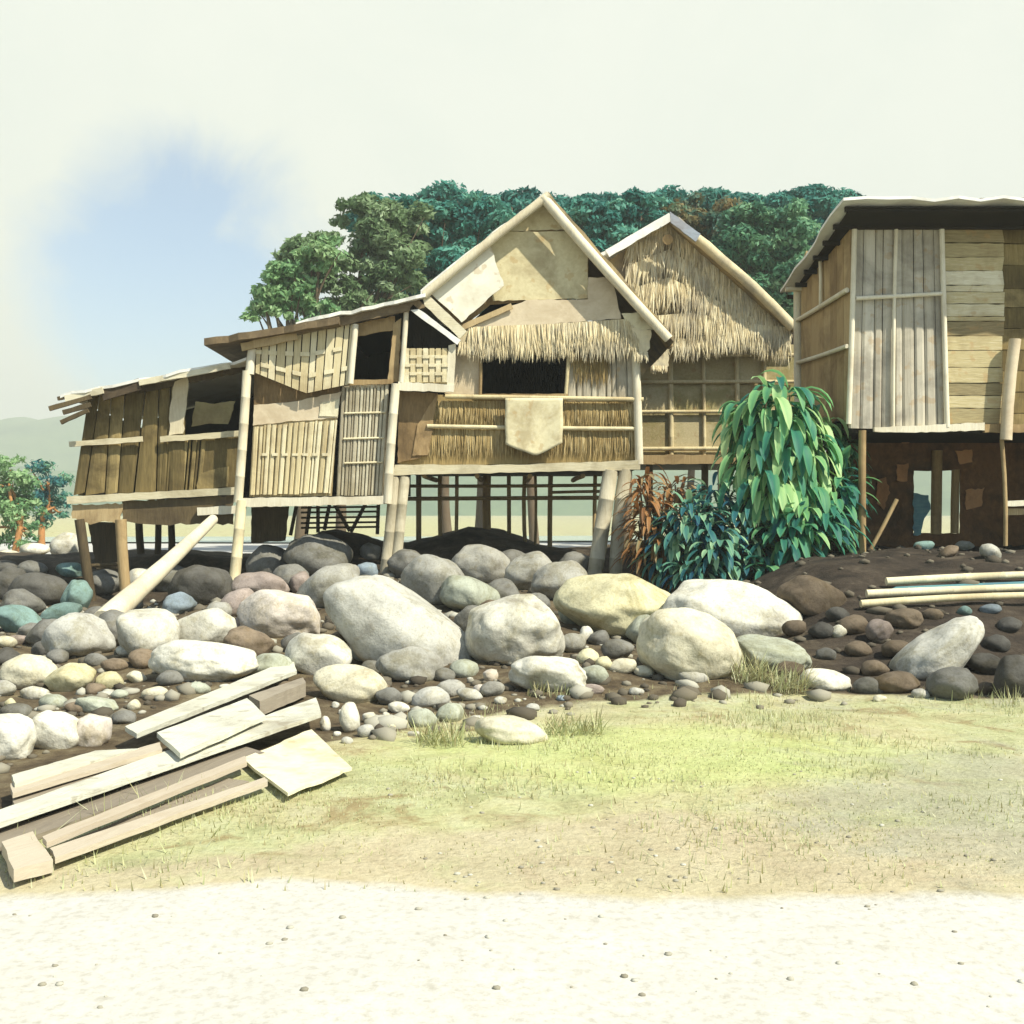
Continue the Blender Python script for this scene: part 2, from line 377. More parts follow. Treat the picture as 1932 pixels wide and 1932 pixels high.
def simple_noise_mat(name, a, b, scale, rough=.9, bump=.3):
    m, nt, bs, out = nodes_of(name); tc = N(nt, 'TexCoord')
    n = tex_noise(nt, scale, tc.outputs['Object'], 7, .68, .2); n2 = tex_noise(nt, scale*12, tc.outputs['Object'], 4, .7)
    f = math_n(nt, 'ADD', math_n(nt, 'MULTIPLY', n, .7), math_n(nt, 'MULTIPLY', n2, .3))
    nt.links.new(ramp(nt, [(.35, a), (.65, b)], f).outputs[0], bs.inputs['Base Color']); bs.inputs['Roughness'].default_value = rough
    bp = N(nt, 'Bump'); bp.inputs['Strength'].default_value = bump; bp.inputs['Distance'].default_value = .03
    nt.links.new(f, bp.inputs['Height']); nt.links.new(bp.outputs[0], bs.inputs['Normal'])
    return m
M['sand'] = simple_noise_mat('pale sand', (.42, .41, .36), (.52, .51, .47), 1.5)
M['hill'] = simple_noise_mat('far wooded hill', (.05, .11, .05), (.14, .21, .09), .03)
M['water'] = simple_noise_mat('shallow river', (.35, .42, .34), (.55, .60, .48), .2, .15, .05)

# ------------------------------------------------------------------ setting: ground, path, hills
EX = [-30, -4.2, -2.6, -2.0, -1.3, 0, 2.7, 4.6, 8, 30]
EY = [4.9, 5.0, 5.7, 7.0, 8.4, 9.8, 10.7, 10.2, 9.6, 9.4]
def build_ground():
    xs = np.concatenate([np.linspace(-700, -40, 14)[:-1], np.linspace(-40, -13, 30)[:-1], np.linspace(-13, 13, 220), np.linspace(13, 40, 30)[1:], np.linspace(40, 700, 14)[1:]])
    ys = np.concatenate([np.linspace(-120, 0, 8)[:-1], np.linspace(0, 3, 10)[:-1], np.linspace(3, 32, 250), np.linspace(32, 80, 40)[1:], np.linspace(80, 1200, 20)[1:]])
    X, Y = np.meshgrid(xs, ys); Z = H(X, Y)
    V = np.stack([X, Y, Z], -1).reshape(-1, 3)
    nx = len(xs); ny = len(ys)
    i = np.arange(nx*ny).reshape(ny, nx)
    F = np.stack([i[:-1, :-1], i[:-1, 1:], i[1:, 1:], i[1:, :-1]], -1).reshape(-1, 4)
    me = np_mesh('ground', V, F, smooth=True)
    ed = np.interp(X, EX, EY)
    soil = sstep(-.5, .6, Y-ed)*(1-sstep(25.5, 28, Y))
    dark = sstep(2.4, 3.6, X)*sstep(10, 11.5, Y)*(1-sstep(23, 26, Y))  # right bank, where the soil colour carries the shade
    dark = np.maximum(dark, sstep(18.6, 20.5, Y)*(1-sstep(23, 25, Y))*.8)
    sand = 1-sstep(4.75, 5.45, Y+.10*np.sin(X*1.3)+.06*np.sin(X*3.1+1))
    beige = sstep(.0, .8, 6.5-Y+.5*np.sin(X*1.1+.5))*(1-.0*X)
    olive = np.maximum(sstep(.8, 2.6, X+.5*np.sin(Y*2.2))*(1-sstep(7.4, 9.2, Y)), .55*sstep(9.0, 10.2, Y)*sstep(-1, .5, X))
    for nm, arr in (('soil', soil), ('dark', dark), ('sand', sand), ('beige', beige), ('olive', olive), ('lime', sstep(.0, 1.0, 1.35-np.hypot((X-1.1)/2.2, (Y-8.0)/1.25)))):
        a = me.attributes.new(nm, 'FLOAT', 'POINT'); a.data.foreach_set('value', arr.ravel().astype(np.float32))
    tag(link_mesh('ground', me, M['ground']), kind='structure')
build_ground()

def build_hills():
    for (y0, h0, h1, seed, dep) in ((520, 16, 22, 1.3, 160), (830, 44, 46, 4.4, 260)):
        xs = np.linspace(-1000, 1000, 260); V = []; F = []
        rows = 16
        for j in range(rows):
            u = j/(rows-1)
            crest = h0+h1*(.5+.5*np.sin(xs*.0062+seed))+4*np.sin(xs*.022+seed)+2.5*np.sin(xs*.06)+1.2*np.sin(xs*.17+seed)
            z = -1+crest*math.sin(u*math.pi/2)+1.2*np.sin(xs*.11+u*9)*u
            V += list(zip(xs, y0+u*dep+0*xs, z))
        n = len(xs)
        for j in range(rows-1):
            for k in range(n-1): F.append([j*n+k, j*n+k+1, (j+1)*n+k+1, (j+1)*n+k])
        tag(link_mesh('hills', np_mesh('hills', V, F, smooth=True), M['hill']), kind='structure')
build_hills()

def strip(name, y0, y1, mat, z):
    xs = np.linspace(-160, 160, 90); V = []
    for j in range(5):
        u = j/4; V += list(zip(xs, (y0+(y1-y0)*u)+2.0*np.sin(xs*.06+u)+1.0*np.sin(xs*.19), np.full_like(xs, z)))
    n = len(xs); F = [[j*n+k, j*n+k+1, (j+1)*n+k+1, (j+1)*n+k] for j in range(4) for k in range(n-1)]
    tag(link_mesh(name, np_mesh(name, V, F, smooth=True), mat), kind='structure')
def build_haze():
    m = bpy.data.materials.new('haze'); m.use_nodes = True; nt = m.node_tree; nt.nodes.clear()
    o_ = nt.nodes.new('ShaderNodeOutputMaterial'); v = nt.nodes.new('ShaderNodeVolumePrincipled')
    v.inputs['Color'].default_value = (.93, .97, .86, 1); v.inputs['Density'].default_value = HAZE
    nt.links.new(v.outputs[0], o_.inputs['Volume'])
    b = MB(); box_between(b, (-1040, -140, -3), (1040, 1260, 112)); o = b.build('haze', m); tag(o, kind='stuff')
    return o
HAZE = .0012
strip('riverbed', 33, 58, M['sand'], .09)
strip('river', 62, 74, M['water'], .10)

# ------------------------------------------------------------------ helpers for houses
def part(name, mat, parent, fn, label=None):
    b = MB(); fn(b); return b.build(name, M[mat], parent, label)
def wpole(name, mat, parent, *a, **k):
    b = MB(); b.pole(*a, **k); return b.build(name, M[mat], parent)
def wplank(name, mat, parent, *a, **k):
    b = MB(); b.plank(*a, **k); return b.build(name, M[mat], parent)
def wslab(name, mat, parent, *a, **k):
    b = MB(); b.rough(*a, **k); return b.build(name, M[mat], parent)
def box_between(b, lo, hi, tint=.5):
    x0, y0, z0 = lo; x1, y1, z1 = hi
    b.add([(x0, y0, z0), (x1, y0, z0), (x1, y1, z0), (x0, y1, z0), (x0, y0, z1), (x1, y0, z1), (x1, y1, z1), (x0, y1, z1)],
          [[0, 3, 2, 1], [4, 5, 6, 7], [0, 1, 5, 4], [1, 2, 6, 5], [2, 3, 7, 6], [3, 0, 4, 7]], tint)

def roof_slab(b, e0, e1, Ya, Yb, t=.07, dz_back=0, waves=10, tint=.5, amp=.02):
    """sheet between two photo points (at distance Ya) carried straight back to Yb, ragged along both edges"""
    A = P(*e0, Ya); B = P(*e1, Ya)
    n = waves; pts_t = []; rows = 6
    for j in range(rows):
        y = Ya+(Yb-Ya)*j/(rows-1)
        for i in range(n+1):
            u = i/n; p = A.lerp(B, u)
            jx = RNG.uniform(-amp, amp)
            pts_t.append(Vector((p.x+(jx if i in (0, n) else 0), y+(RNG.uniform(-amp, amp)*2 if j == 0 else 0), p.z+RNG.uniform(-amp, amp)*.7+dz_back*j/(rows-1))))
    m = len(pts_t); pts = pts_t+[p+Vector((0, 0, -t)) for p in pts_t]
    fs = []
    w = n+1
    for j in range(rows-1):
        for i in range(n):
            q = [j*w+i, j*w+i+1, (j+1)*w+i+1, (j+1)*w+i]
            fs.append(q); fs.append([k+m for k in reversed(q)])
    for i in range(n):
        fs.append([i, i+m, i+1+m, i+1]); k = (rows-1)*w+i; fs.append([k, k+1, k+1+m, k+m])
    for j in range(rows-1):
        k = j*w; fs.append([k, k+w, k+w+m, k+m]); k = j*w+n; fs.append([k, k+m, k+w+m, k+w])
    b.add(pts, fs, tint)

def hang_straw(b, top, n, Y, length, tips=None, w=.012, spread=.10, tints=(.2, .95), dY=.05, lean=0, yfun=None):
    """straws hanging from a polyline of photo points"""
    seg = []
    for i in range(len(top)-1): seg.append(math.hypot(top[i+1][0]-top[i][0], top[i+1][1]-top[i][1]))
    tot = sum(seg)
    for k in range(n):
        s_ = RNG.random()*tot
        for i, L in enumerate(seg):
            if s_ <= L: break
            s_ -= L
        u = s_/seg[i]
        x = top[i][0]+(top[i+1][0]-top[i][0])*u; y = top[i][1]+(top[i+1][1]-top[i][1])*u
        yo = -RNG.uniform(0, dY)
        Yh = Y if yfun is None else yfun(x, y)
        p = P(x, y, Yh+yo*.3)
        L = RNG.uniform(*length); a = RNG.gauss(lean, spread)
        q = p+Vector((L*math.sin(a), yo-RNG.uniform(0, .05), -L*math.cos(a)))
        b.straw(p, q, w*RNG.uniform(.6, 1.4), RNG.uniform(*tints))

build_haze()
# ------------------------------------------------------------------ gabled stilt house
YM = 20.0
house = thing('stilt_house', (P(980, 966, YM).x, YM+2, .5), 'gabled bamboo and thatch house on tall stilts with a black square window', 'house')
YB = 24.0
# floor, sides and back close the room so that the window is dark inside
xl, xr = P(752, 0, YM).x, P(1205, 0, YM).x
zf = P(0, 880, YM).z; ze = P(0, 640, YM).z
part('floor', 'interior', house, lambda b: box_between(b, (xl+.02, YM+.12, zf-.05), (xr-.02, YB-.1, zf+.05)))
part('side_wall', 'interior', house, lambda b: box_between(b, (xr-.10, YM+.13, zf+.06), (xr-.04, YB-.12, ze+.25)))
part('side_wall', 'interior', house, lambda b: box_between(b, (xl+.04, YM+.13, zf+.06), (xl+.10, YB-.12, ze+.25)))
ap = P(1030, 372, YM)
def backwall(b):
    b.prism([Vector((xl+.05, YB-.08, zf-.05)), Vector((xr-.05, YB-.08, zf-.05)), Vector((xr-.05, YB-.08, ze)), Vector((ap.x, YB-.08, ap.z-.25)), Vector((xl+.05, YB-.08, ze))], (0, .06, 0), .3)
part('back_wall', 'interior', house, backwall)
# roof: ridge runs away from the viewer
roof_left = part('roof', 'roof_pale', house, lambda b: roof_slab(b, (1031, 360), (792, 546), 19.66, 24.4, .09, waves=14, amp=.022))
roof_right = part('roof', 'thatch_dark', house, lambda b: roof_slab(b, (1033, 360), (1272, 636), 19.66, 24.4, .09, waves=14, amp=.022))
wpole('verge_pole', 'wood_pale', roof_right, 1024, 372, 1262, 640, 19, 19.60, tint=.75, nodes=0, bend=.02)
wpole('verge_pole', 'wood_pale', roof_left, 1036, 368, 800, 557, 17, 19.60, tint=.55, nodes=0, bend=.02)
wplank('barge_board', 'plank_h', roof_left, 798, 560, 874, 632, 19, 19.62, .05, .7)
wplank('barge_board', 'roof_pale', roof_left, 776, 579, 866, 646, 11, 19.62, .04, .8)
wpole('rafter_end', 'wood_mid', roof_right, 1234, 610, 1262, 652, 15, 19.6, 20.4, tint=.6, nodes=0, bend=0)
# gable infill
wslab('gable_panel', 'sheet', house, [(956, 436), (1078, 433), (1046, 392), (1018, 388), (994, 404)], 19.98, .02, .4, 1.5)
wslab('gable_panel', 'sheet', house, [(930, 568), (1109, 563), (1110, 469), (1086, 436), (958, 437), (920, 460), (925, 500)], 19.92, .02, .35, 1.2)
wslab('gable_panel', 'sheet_light', house, [(806, 547), (925, 464), (951, 538), (871, 608)], 19.76, .025, 1.05, 1.3)
wslab('gable_panel', 'sheet_pink', house, [(866, 624), (935, 588), (994, 566), (1109, 565), (1110, 523), (1155, 524), (1172, 601), (1040, 611), (903, 622)], 19.895, .02, .5, 1.0)
wslab('gable_panel', 'sheet', house, [(1173, 591), (1213, 589), (1243, 622), (1186, 622)], 19.84, .02, .8, 1.0)
wplank('gable_strip', 'wood_mid', house, 862, 622, 966, 577, 11, 19.83, .03, .85)
wslab('gable_backing', 'wood_mid', house, [(1030, 385), (1112, 470), (1108, 560), (925, 575), (872, 618), (812, 556), (1000, 400)], 20.02, .02, .25, .5)
# thatch apron above the window
def apron(b):
    b.rough([(884, 618), (1040, 611), (1184, 600), (1208, 622), (1205, 654), (1075, 660), (990, 655), (886, 652)], 19.90, .04, .3, 2)
part('thatch_bed', 'thatch_dark', house, apron)
def apron2(b):
    hang_straw(b, [(884, 617), (1040, 611), (1184, 602), (1200, 618)], 760, 19.88, (.30, .66), w=.013, spread=.09, dY=.10, lean=.04)
    hang_straw(b, [(884, 632), (1200, 634)], 420, 19.86, (.25, .52), w=.014, spread=.10, dY=.08, tints=(.35, 1))
part('thatch_apron', 'thatch', house, apron2)
def flap(b):
    b.rough([(1192, 620), (1228, 622), (1226, 650), (1219, 676), (1194, 672)], 19.80, .03, .8, 2.2, 6)
    hang_straw(b, [(1194, 664), (1222, 664)], 40, 19.79, (.10, .22), w=.014, tints=(.6, 1))
part('thatch_flap', 'thatch', house, flap)
def flap2(b):
    b.rough([(864, 628), (888, 622), (886, 655), (866, 652)], 19.84, .03, .55, 2.2, 6)
    hang_straw(b, [(866, 645), (888, 645)], 36, 19.83, (.15, .3), w=.014, tints=(.4, .8))
part('thatch_flap', 'thatch', house, flap2)
# walls
wslab('wall_panel', 'sheet_pink', house, [(856, 655), (907, 652), (907, 748), (838, 742), (848, 735)], 20.0, .03, .25, 1)
part('wall_panel', 'grey_board', house, lambda b: b.slats((1073, 640), (1196, 640), (1199, 757), (1068, 757), 9, 20.0, .03, .06, (.1, .8), .4, 0, .008))
def olive(b): hang_straw(b, [(1078, 655), (1146, 655)], 150, 19.985, (.35, .75), w=.011, spread=.07, tints=(.05, .6), dY=.03)
part('hanging_straw', 'thatch_wall', house, olive)
part('wall_panel', 'sawali', house, lambda b: (b.rough([(752, 738), (826, 742), (806, 860), (750, 874)], 19.97, .03, .25, 1), b.rough([(788, 800), (826, 742), (808, 858), (778, 860)], 19.945, .02, .65, 1.5)))
def palmwall(b):
    b.rough([(800, 745), (1200, 748), (1206, 872), (752, 880), (752, 868), (790, 862)], 20.03, .03, .3, .6)
    for (x0, x1, y0, L) in ((815, 952, 756, (.28, .50)), (1066, 1200, 758, (.28, .5)), (790, 1205, 806, (.35, .62)), (940, 1080, 760, (.6, .95))):
        hang_straw(b, [(x0, y0), (x1, y0)], int((x1-x0)*2.6), 20.02, L, w=.010, spread=.05, tints=(0, .9), dY=.03)
part('palm_leaf_wall', 'thatch_wall', house, palmwall)
wpole('wall_rail', 'bamboo', house, 840, 748, 1214, 754, 9, 19.93, tint=.5)
wpole('wall_rail', 'bamboo', house, 806, 804, 1212, 809, 8, 19.94, tint=.7)
wpole('corner_post', 'wood_pale', house, 1198, 650, 1206, 876, 16, 19.93, tint=.75, nodes=0)
wslab('window_sill', 'wood_mid', house, [(903, 743), (1072, 743), (1070, 752), (903, 751)], 19.90, .09, .45, .6)
wpole('window_jamb', 'bamboo', house, 1073, 664, 1067, 750, 7, 19.93, tint=.4)
wpole('window_jamb', 'wood_mid', house, 907, 655, 906, 748, 6, 19.94, tint=.4)
wslab('floor_beam', 'plank_h', house, [(745, 877), (980, 877), (1208, 868), (1208, 886), (980, 891), (741, 897)], 19.86, .14, .55, 1.0, 18)
# small bay left of the gable: post, dark hatch and woven shutter
wpole('bay_post', 'wood_pale', house, 767, 584, 757, 722, 10, 19.72, tint=.9, nodes=0)
wslab('bay_frame', 'wood_pale', house, [(846, 652), (860, 648), (857, 736), (843, 732)], 19.70, .05, .7, 1)
wslab('bay_frame', 'wood_pale', house, [(751, 720), (857, 726), (856, 740), (752, 736)], 19.68, .05, .9, 1.2)
def weave(b, x0, x1, y0, y1, nv, nh, Y, tr=(.3, 1)):
    b.slab([(x0, y0), (x1, y0+3), (x1, y1+3), (x0, y1)], Y+.03, .015, .3)
    for i in range(nv):
        u0 = x0+(x1-x0)*(i+.12)/nv; u1 = x0+(x1-x0)*(i+.88)/nv
        prev = y0
        for j in range(nh+1):
            yj = y0+(y1-y0)*(j+1)/(nh+1)
            over = (i+j) % 2
            b.slab([(u0, prev), (u1, prev), (u1, yj), (u0, yj)], Y+(0 if over else .012), .012, RNG.uniform(*tr)); prev = yj
    for j in range(nh):
        yj = y0+(y1-y0)*(j+1)/(nh+1)
        for i in range(nv):
            u0 = x0+(x1-x0)*i/nv; u1 = x0+(x1-x0)*(i+1)/nv
            b.slab([(u0, yj-3), (u1, yj-3), (u1, yj+3), (u0, yj+3)], Y+(-.008 if (i+j) % 2 else .004), .01, RNG.uniform(.7, 1))
part('woven_shutter', 'bamboo', house, lambda b: weave(b, 761, 845, 657, 721, 7, 3, 19.70))
part('bay_back', 'interior', house, lambda b: b.slab([(752, 575), (862, 625), (862, 742), (752, 740)], 20.35, .03, .2))
# stilts
for a in ((744, 900, 722, 1108, 21), (764, 900, 745, 1108, 20), (1152, 888, 1118, 1110, 29), (1180, 886, 1160, 1110, 25)):
    wpole('stilt', 'bamboo_grey', house, a[0], a[1], a[2], a[3], a[4], 19.95, 19.8, tint=RNG.uniform(.35, .6), bend=.03, n=14)
for (x, w) in ((790, 13), (830, 10), (862, 9), (919, 20), (960, 10), (990, 10), (1010, 7), (1039, 12), (1123, 10)):
    wpole('rear_stilt', 'wood_mid', house, x, 893, x+RNG.uniform(-3, 3), 1050, w*.78, 23.2, tint=RNG.uniform(.3, .8), bend=.03)
for (y, w, x0, x1) in ((917, 9, 770, 1150), (941, 11, 770, 1160), (929, 8, 1040, 1140)):
    wpole('rear_rail', 'wood_mid', house, x0, y, x1, y-2, w*.72, 23.05, tint=.4)
for x in (800, 900, 1000, 1100):
    wpole('floor_joist', 'wood_mid', house, x, 898, 966+(x-966)*.86, 906, 9, 20.2, 23.4, tint=.4)

# the mat that hangs from the sill
b = MB(); nu, nv = 16, 18; pts = []
for j_ in range(nv+1):
    v = j_/nv
    for i_ in range(nu+1):
        u = i_/nu
        low = 838+23*(1-abs(u-.53)/.53) if u < .53 else 836+25*(1-(u-.53)/.47)
        x = 953+109*u+1.2*math.sin(v*9+u*3)*v; y = 751+(low-751)*v+.8*math.sin(u*11)*v
        pts.append(P(x, y, 19.80-.05*v*v*(.6+.5*math.sin(u*5.2+.6))-.012*math.sin(u*12+v*4)*v))
m_ = len(pts); q_ = [[r_*(nu+1)+c_, r_*(nu+1)+c_+1, (r_+1)*(nu+1)+c_+1, (r_+1)*(nu+1)+c_] for r_ in range(nv) for c_ in range(nu)]
rim = [[c_, c_+1] for c_ in range(nu)]+[[(r_+1)*(nu+1)-1, (r_+2)*(nu+1)-1] for r_ in range(nv)]+[[nv*(nu+1)+c_+1, nv*(nu+1)+c_] for c_ in reversed(range(nu))]+[[(r_+1)*(nu+1), r_*(nu+1)] for r_ in reversed(range(nv))]
b.add(pts+[p+Vector((0, .012, 0)) for p in pts], q_+[[k_+m_ for k_ in reversed(f_)] for f_ in q_]+[[e_[0], e_[0]+m_, e_[1]+m_, e_[1]] for e_ in rim], .62, True)
solo('hanging_mat', b, M['sheet'], 'yellowed mat with a pointed lower edge hanging under the black window', 'mat', P(1008, 751, 19.8))

# ------------------------------------------------------------------ bamboo lean-to in the middle
YL = 19.85
lean = thing('lean_to', (P(600, 966, YL).x, YL+1.8, .5), 'tall bamboo lean-to with woven hanging panel and small dark window, joined to the gabled house', 'lean-to')
x0, x1 = P(476, 0, YL).x, P(738, 0, YL).x
zf2 = P(0, 938, YL).z
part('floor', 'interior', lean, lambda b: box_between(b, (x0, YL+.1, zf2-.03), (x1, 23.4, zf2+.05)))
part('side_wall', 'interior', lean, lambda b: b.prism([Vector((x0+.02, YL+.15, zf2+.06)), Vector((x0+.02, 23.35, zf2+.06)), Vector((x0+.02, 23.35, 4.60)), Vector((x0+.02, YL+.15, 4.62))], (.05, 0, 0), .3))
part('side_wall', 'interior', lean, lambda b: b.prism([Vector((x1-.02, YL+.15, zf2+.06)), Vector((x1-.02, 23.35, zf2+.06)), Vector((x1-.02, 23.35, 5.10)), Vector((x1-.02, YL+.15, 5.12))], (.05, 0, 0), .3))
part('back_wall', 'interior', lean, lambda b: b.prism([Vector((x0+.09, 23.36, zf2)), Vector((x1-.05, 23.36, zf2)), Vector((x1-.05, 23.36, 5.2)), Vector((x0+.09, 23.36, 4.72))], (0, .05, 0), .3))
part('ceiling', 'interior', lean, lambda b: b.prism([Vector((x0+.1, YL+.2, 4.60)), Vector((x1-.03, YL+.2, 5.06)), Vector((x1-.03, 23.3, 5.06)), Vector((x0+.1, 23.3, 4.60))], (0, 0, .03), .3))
part('roof', 'roof_pale', lean, lambda b: roof_slab(b, (806, 553), (560, 606), 19.5, 23.9, .06, waves=12, amp=.03))
part('roof', 'roof_under', lean, lambda b: roof_slab(b, (640, 598), (388, 640), 19.44, 23.8, .12, waves=12, amp=.025, dz_back=-.05))
wplank('fascia', 'roof_under', lean, 470, 643, 800, 572, 16, 19.62, .05, .6)
wplank('fascia', 'wood_mid', lean, 455, 655, 560, 633, 15, 19.60, .05, .75)
# woven flap, point downward
def flapwall(b):
    tl, tr, br, bl = (484, 640), (673, 610), (662, 725), (481, 703)
    def low(u): return 703+(742-703)*u/.53 if u < .53 else 742+(724-742)*(u-.53)/.47
    nn = 13; us = np.cumsum([RNG.uniform(.6, 1.4) for _ in range(nn)]); us = np.concatenate([[0], us/us[-1]])
    for i in range(nn):
        a_, c_ = us[i]+.006, us[i+1]-.006
        top = lambda u: (484+(673-484)*u, 640+(610-640)*u)
        bot = lambda u: (481+(662-481)*u, low(u))
        y_ = 19.72+RNG.uniform(0, .012)+(0.012 if i % 2 else 0)
        b.slab([top(a_), top(c_), bot(c_), bot(a_)], y_, .015, RNG.uniform(.3, 1))
    for fy, sg in ((.38, 0), (.72, 1)):
        for i in range(nn-1):
            if (i+sg) % 2: continue
            a_, c_ = us[i]-.004, us[i+1]+.004
            xa, xc = 483+(667-483)*a_, 483+(667-483)*c_
            ya = 640-30*a_+(low(a_)-(640-30*a_))*fy; yc = 640-30*c_+(low(c_)-(640-30*c_))*fy
            b.slab([(xa, ya-4), (xc, yc-4), (xc, yc+4), (xa, ya+4)], 19.705, .012, RNG.uniform(.7, 1))
wpan = part('woven_panel', 'bamboo', lean, flapwall)
wpole('panel_edge', 'wood_pale', wpan, 476, 658, 471, 706, 17, 19.74, tint=.9, nodes=0)
wpole('panel_edge', 'wood_pale', wpan, 671, 612, 661, 724, 12, 19.70, tint=.8, nodes=0)
wslab('wall_board', 'sawali', lean, [(480, 690), (640, 700), (644, 760), (479, 765)], 19.95, .03, .2, 1)  # shadow below the woven flap is painted into this board's dark tone
wslab('wall_board', 'sheet_pink', lean, [(479, 764), (560, 757), (645, 738), (641, 751), (637, 789), (540, 795), (477, 803)], 19.90, .03, .55, 1.2)
wslab('paper_sheet', 'sheet', lean, [(604, 760), (641, 752), (637, 786), (602, 785)], 19.88, .01, 1.0, 1.0)
part('slat_wall', 'bamboo', lean, lambda b: (b.slats((477, 803), (637, 790), (624, 931), (470, 936), 17, 19.86, .03, .14, (.25, 1), .5, 3, .012),
     b.rough([(478, 800), (636, 788), (626, 936), (470, 938)], 19.92, .02, .0, .5)))
part('slat_tie', 'bamboo', lean, lambda b: [b.slab([(494+i*19, 855+RNG.uniform(-1, 1)), (505+i*19, 855), (505+i*19, 860), (494+i*19, 860)], 19.84, .012, .9) for i in range(7)])
part('slat_wall', 'bamboo_grey', lean, lambda b: (b.slats((644, 729), (735, 723), (722, 936), (634, 936), 13, 19.84, .03, .18, (.1, 1), .4, 2, .012),
     b.rough([(645, 728), (735, 722), (722, 938), (634, 938)], 19.92, .02, .0, .5)))
for (yy, xa, xb) in ((779, 650, 728), (827, 648, 724), (873, 650, 722)):
    wpole('slat_tie', 'bamboo', lean, xa, yy+1, xb, yy-1, 4, 19.83, tint=.85, bend=0)
wslab('window_lintel', 'wood_mid', lean, [(672, 610), (745, 596), (744, 622), (670, 636)], 19.82, .03, .35, 1)
wslab('window_jamb', 'wood_mid', lean, [(742, 612), (757, 600), (752, 720), (731, 722), (734, 700)], 19.80, .04, .6, 1)
wslab('window_sill', 'wood_mid', lean, [(658, 716), (745, 716), (740, 724), (658, 727)], 19.79, .06, .4, .6)
wpole('post', 'wood_pale', lean, 466, 700, 449, 948, 17, 19.72, tint=.6, nodes=1)
wpole('post', 'bamboo', lean, 456, 945, 436, 1160, 19, 19.70, 19.4, tint=.7, bend=.03, w1=22)
wpole('post', 'wood_pale', lean, 747, 724, 731, 950, 17, 19.70, tint=.75)
wslab('floor_beam', 'wood_pale', lean, [(446, 940), (733, 936), (732, 951), (446, 957)], 19.66, .12, .8, 1.0)
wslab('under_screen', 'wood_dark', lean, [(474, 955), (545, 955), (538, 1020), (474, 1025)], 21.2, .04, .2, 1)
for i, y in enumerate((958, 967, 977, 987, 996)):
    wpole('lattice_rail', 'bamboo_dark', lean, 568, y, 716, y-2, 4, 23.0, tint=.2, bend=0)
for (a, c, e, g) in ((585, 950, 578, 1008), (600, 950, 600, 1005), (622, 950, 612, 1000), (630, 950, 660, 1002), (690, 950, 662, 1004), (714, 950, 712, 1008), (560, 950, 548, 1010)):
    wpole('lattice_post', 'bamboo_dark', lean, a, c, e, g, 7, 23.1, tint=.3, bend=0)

# ------------------------------------------------------------------ plank shack at the far left
YS = 20.15
shack = thing('plank_shack', (P(290, 966, YS).x, YS+1.6, .5), 'low dark plank shack on stilts with open window and sagging plank roof', 'shack')
x0, x1 = P(150, 0, YS).x, P(452, 0, YS).x
zf3 = P(0, 935, YS).z
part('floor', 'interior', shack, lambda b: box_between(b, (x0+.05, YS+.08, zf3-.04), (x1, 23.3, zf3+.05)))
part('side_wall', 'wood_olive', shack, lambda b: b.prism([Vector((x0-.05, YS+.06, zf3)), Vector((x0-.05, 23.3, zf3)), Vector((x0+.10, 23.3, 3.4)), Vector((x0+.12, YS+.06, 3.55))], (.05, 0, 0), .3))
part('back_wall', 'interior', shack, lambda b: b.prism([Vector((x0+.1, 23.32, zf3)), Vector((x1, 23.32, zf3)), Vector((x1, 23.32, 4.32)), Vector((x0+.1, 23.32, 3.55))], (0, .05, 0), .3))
part('roof', 'roof_pale', shack, lambda b: roof_slab(b, (468, 676), (112, 744), 19.75, 23.6, .05, waves=14, amp=.03, dz_back=-.1))
wplank('fascia', 'plank_h', shack, 262, 722, 434, 690, 11, 19.72, .05, .75)
wplank('fascia', 'plank_h', shack, 122, 752, 194, 736, 12, 19.72, .05, .8)
wplank('fascia', 'roof_under', shack, 192, 745, 264, 724, 22, 19.76, .05, .0)  # dark strip added for the hole under the roof, its shade as colour
for a in ((92, 771, 172, 748, 9), (118, 778, 170, 763, 9), (114, 797, 166, 774, 8), (108, 752, 180, 737, 7)):
    wplank('roof_batten', 'wood_dark', shack, *a, 19.70+RNG.uniform(0, .05), .05, RNG.uniform(.1, .6))
# wall boards, leaning to the left at the foot
tops = [166, 188, 210, 236, 275, 300, 322, 352]; bots = [138, 160, 198, 222, 252, 295, 318, 348]
b = MB()
def wt(x): return 750-(x-166)*.19
for i in range(7):
    for k in range(RNG.choice((1, 2, 2))):
        pass
    n = 1 if tops[i+1]-tops[i] > 30 else RNG.choice((1, 2))
    b.slats((tops[i], wt(tops[i])), (tops[i+1], wt(tops[i+1])), (bots[i+1], 929), (bots[i], 935), n, YS+RNG.uniform(-.02, .02), .03, .06, (.05, .75), .3, 0, .01)
b.build('board_wall', M['wood_olive'], shack)
part('board_wall', 'wood_olive', shack, lambda b: (b.slats((306, 832), (390, 826), (380, 928), (300, 934), 9, YS, .03, .2, (.0, .9), .6, 4, .02),
      b.rough([(385, 826), (452, 820), (444, 922), (378, 928)], YS+.02, .03, .12, 1.0), b.rough([(375, 895), (432, 880), (430, 918), (372, 926)], YS-.01, .015, .65, 2.5)))
wslab('window_jamb', 'wood_pale', shack, [(330, 720), (354, 712), (352, 762), (345, 818), (318, 822), (322, 760)], YS-.04, .03, .35, 2.0)
wslab('window_lintel', 'wood_dark', shack, [(262, 728), (470, 690), (469, 700), (262, 742)], YS-.02, .04, .2, 1)
wplank('wall_rail', 'plank_h', shack, 130, 838, 268, 828, 10, YS-.10, .05, .55)
wplank('wall_rail', 'plank_h', shack, 302, 829, 458, 817, 11, YS-.10, .05, .4)
wplank('floor_beam', 'plank_h', shack, 126, 944, 446, 926, 14, YS-.12, .10, .55)
wplank('beam_end', 'wood_pale', shack, 372, 965, 448, 961, 15, YS-.16, .10, .8)
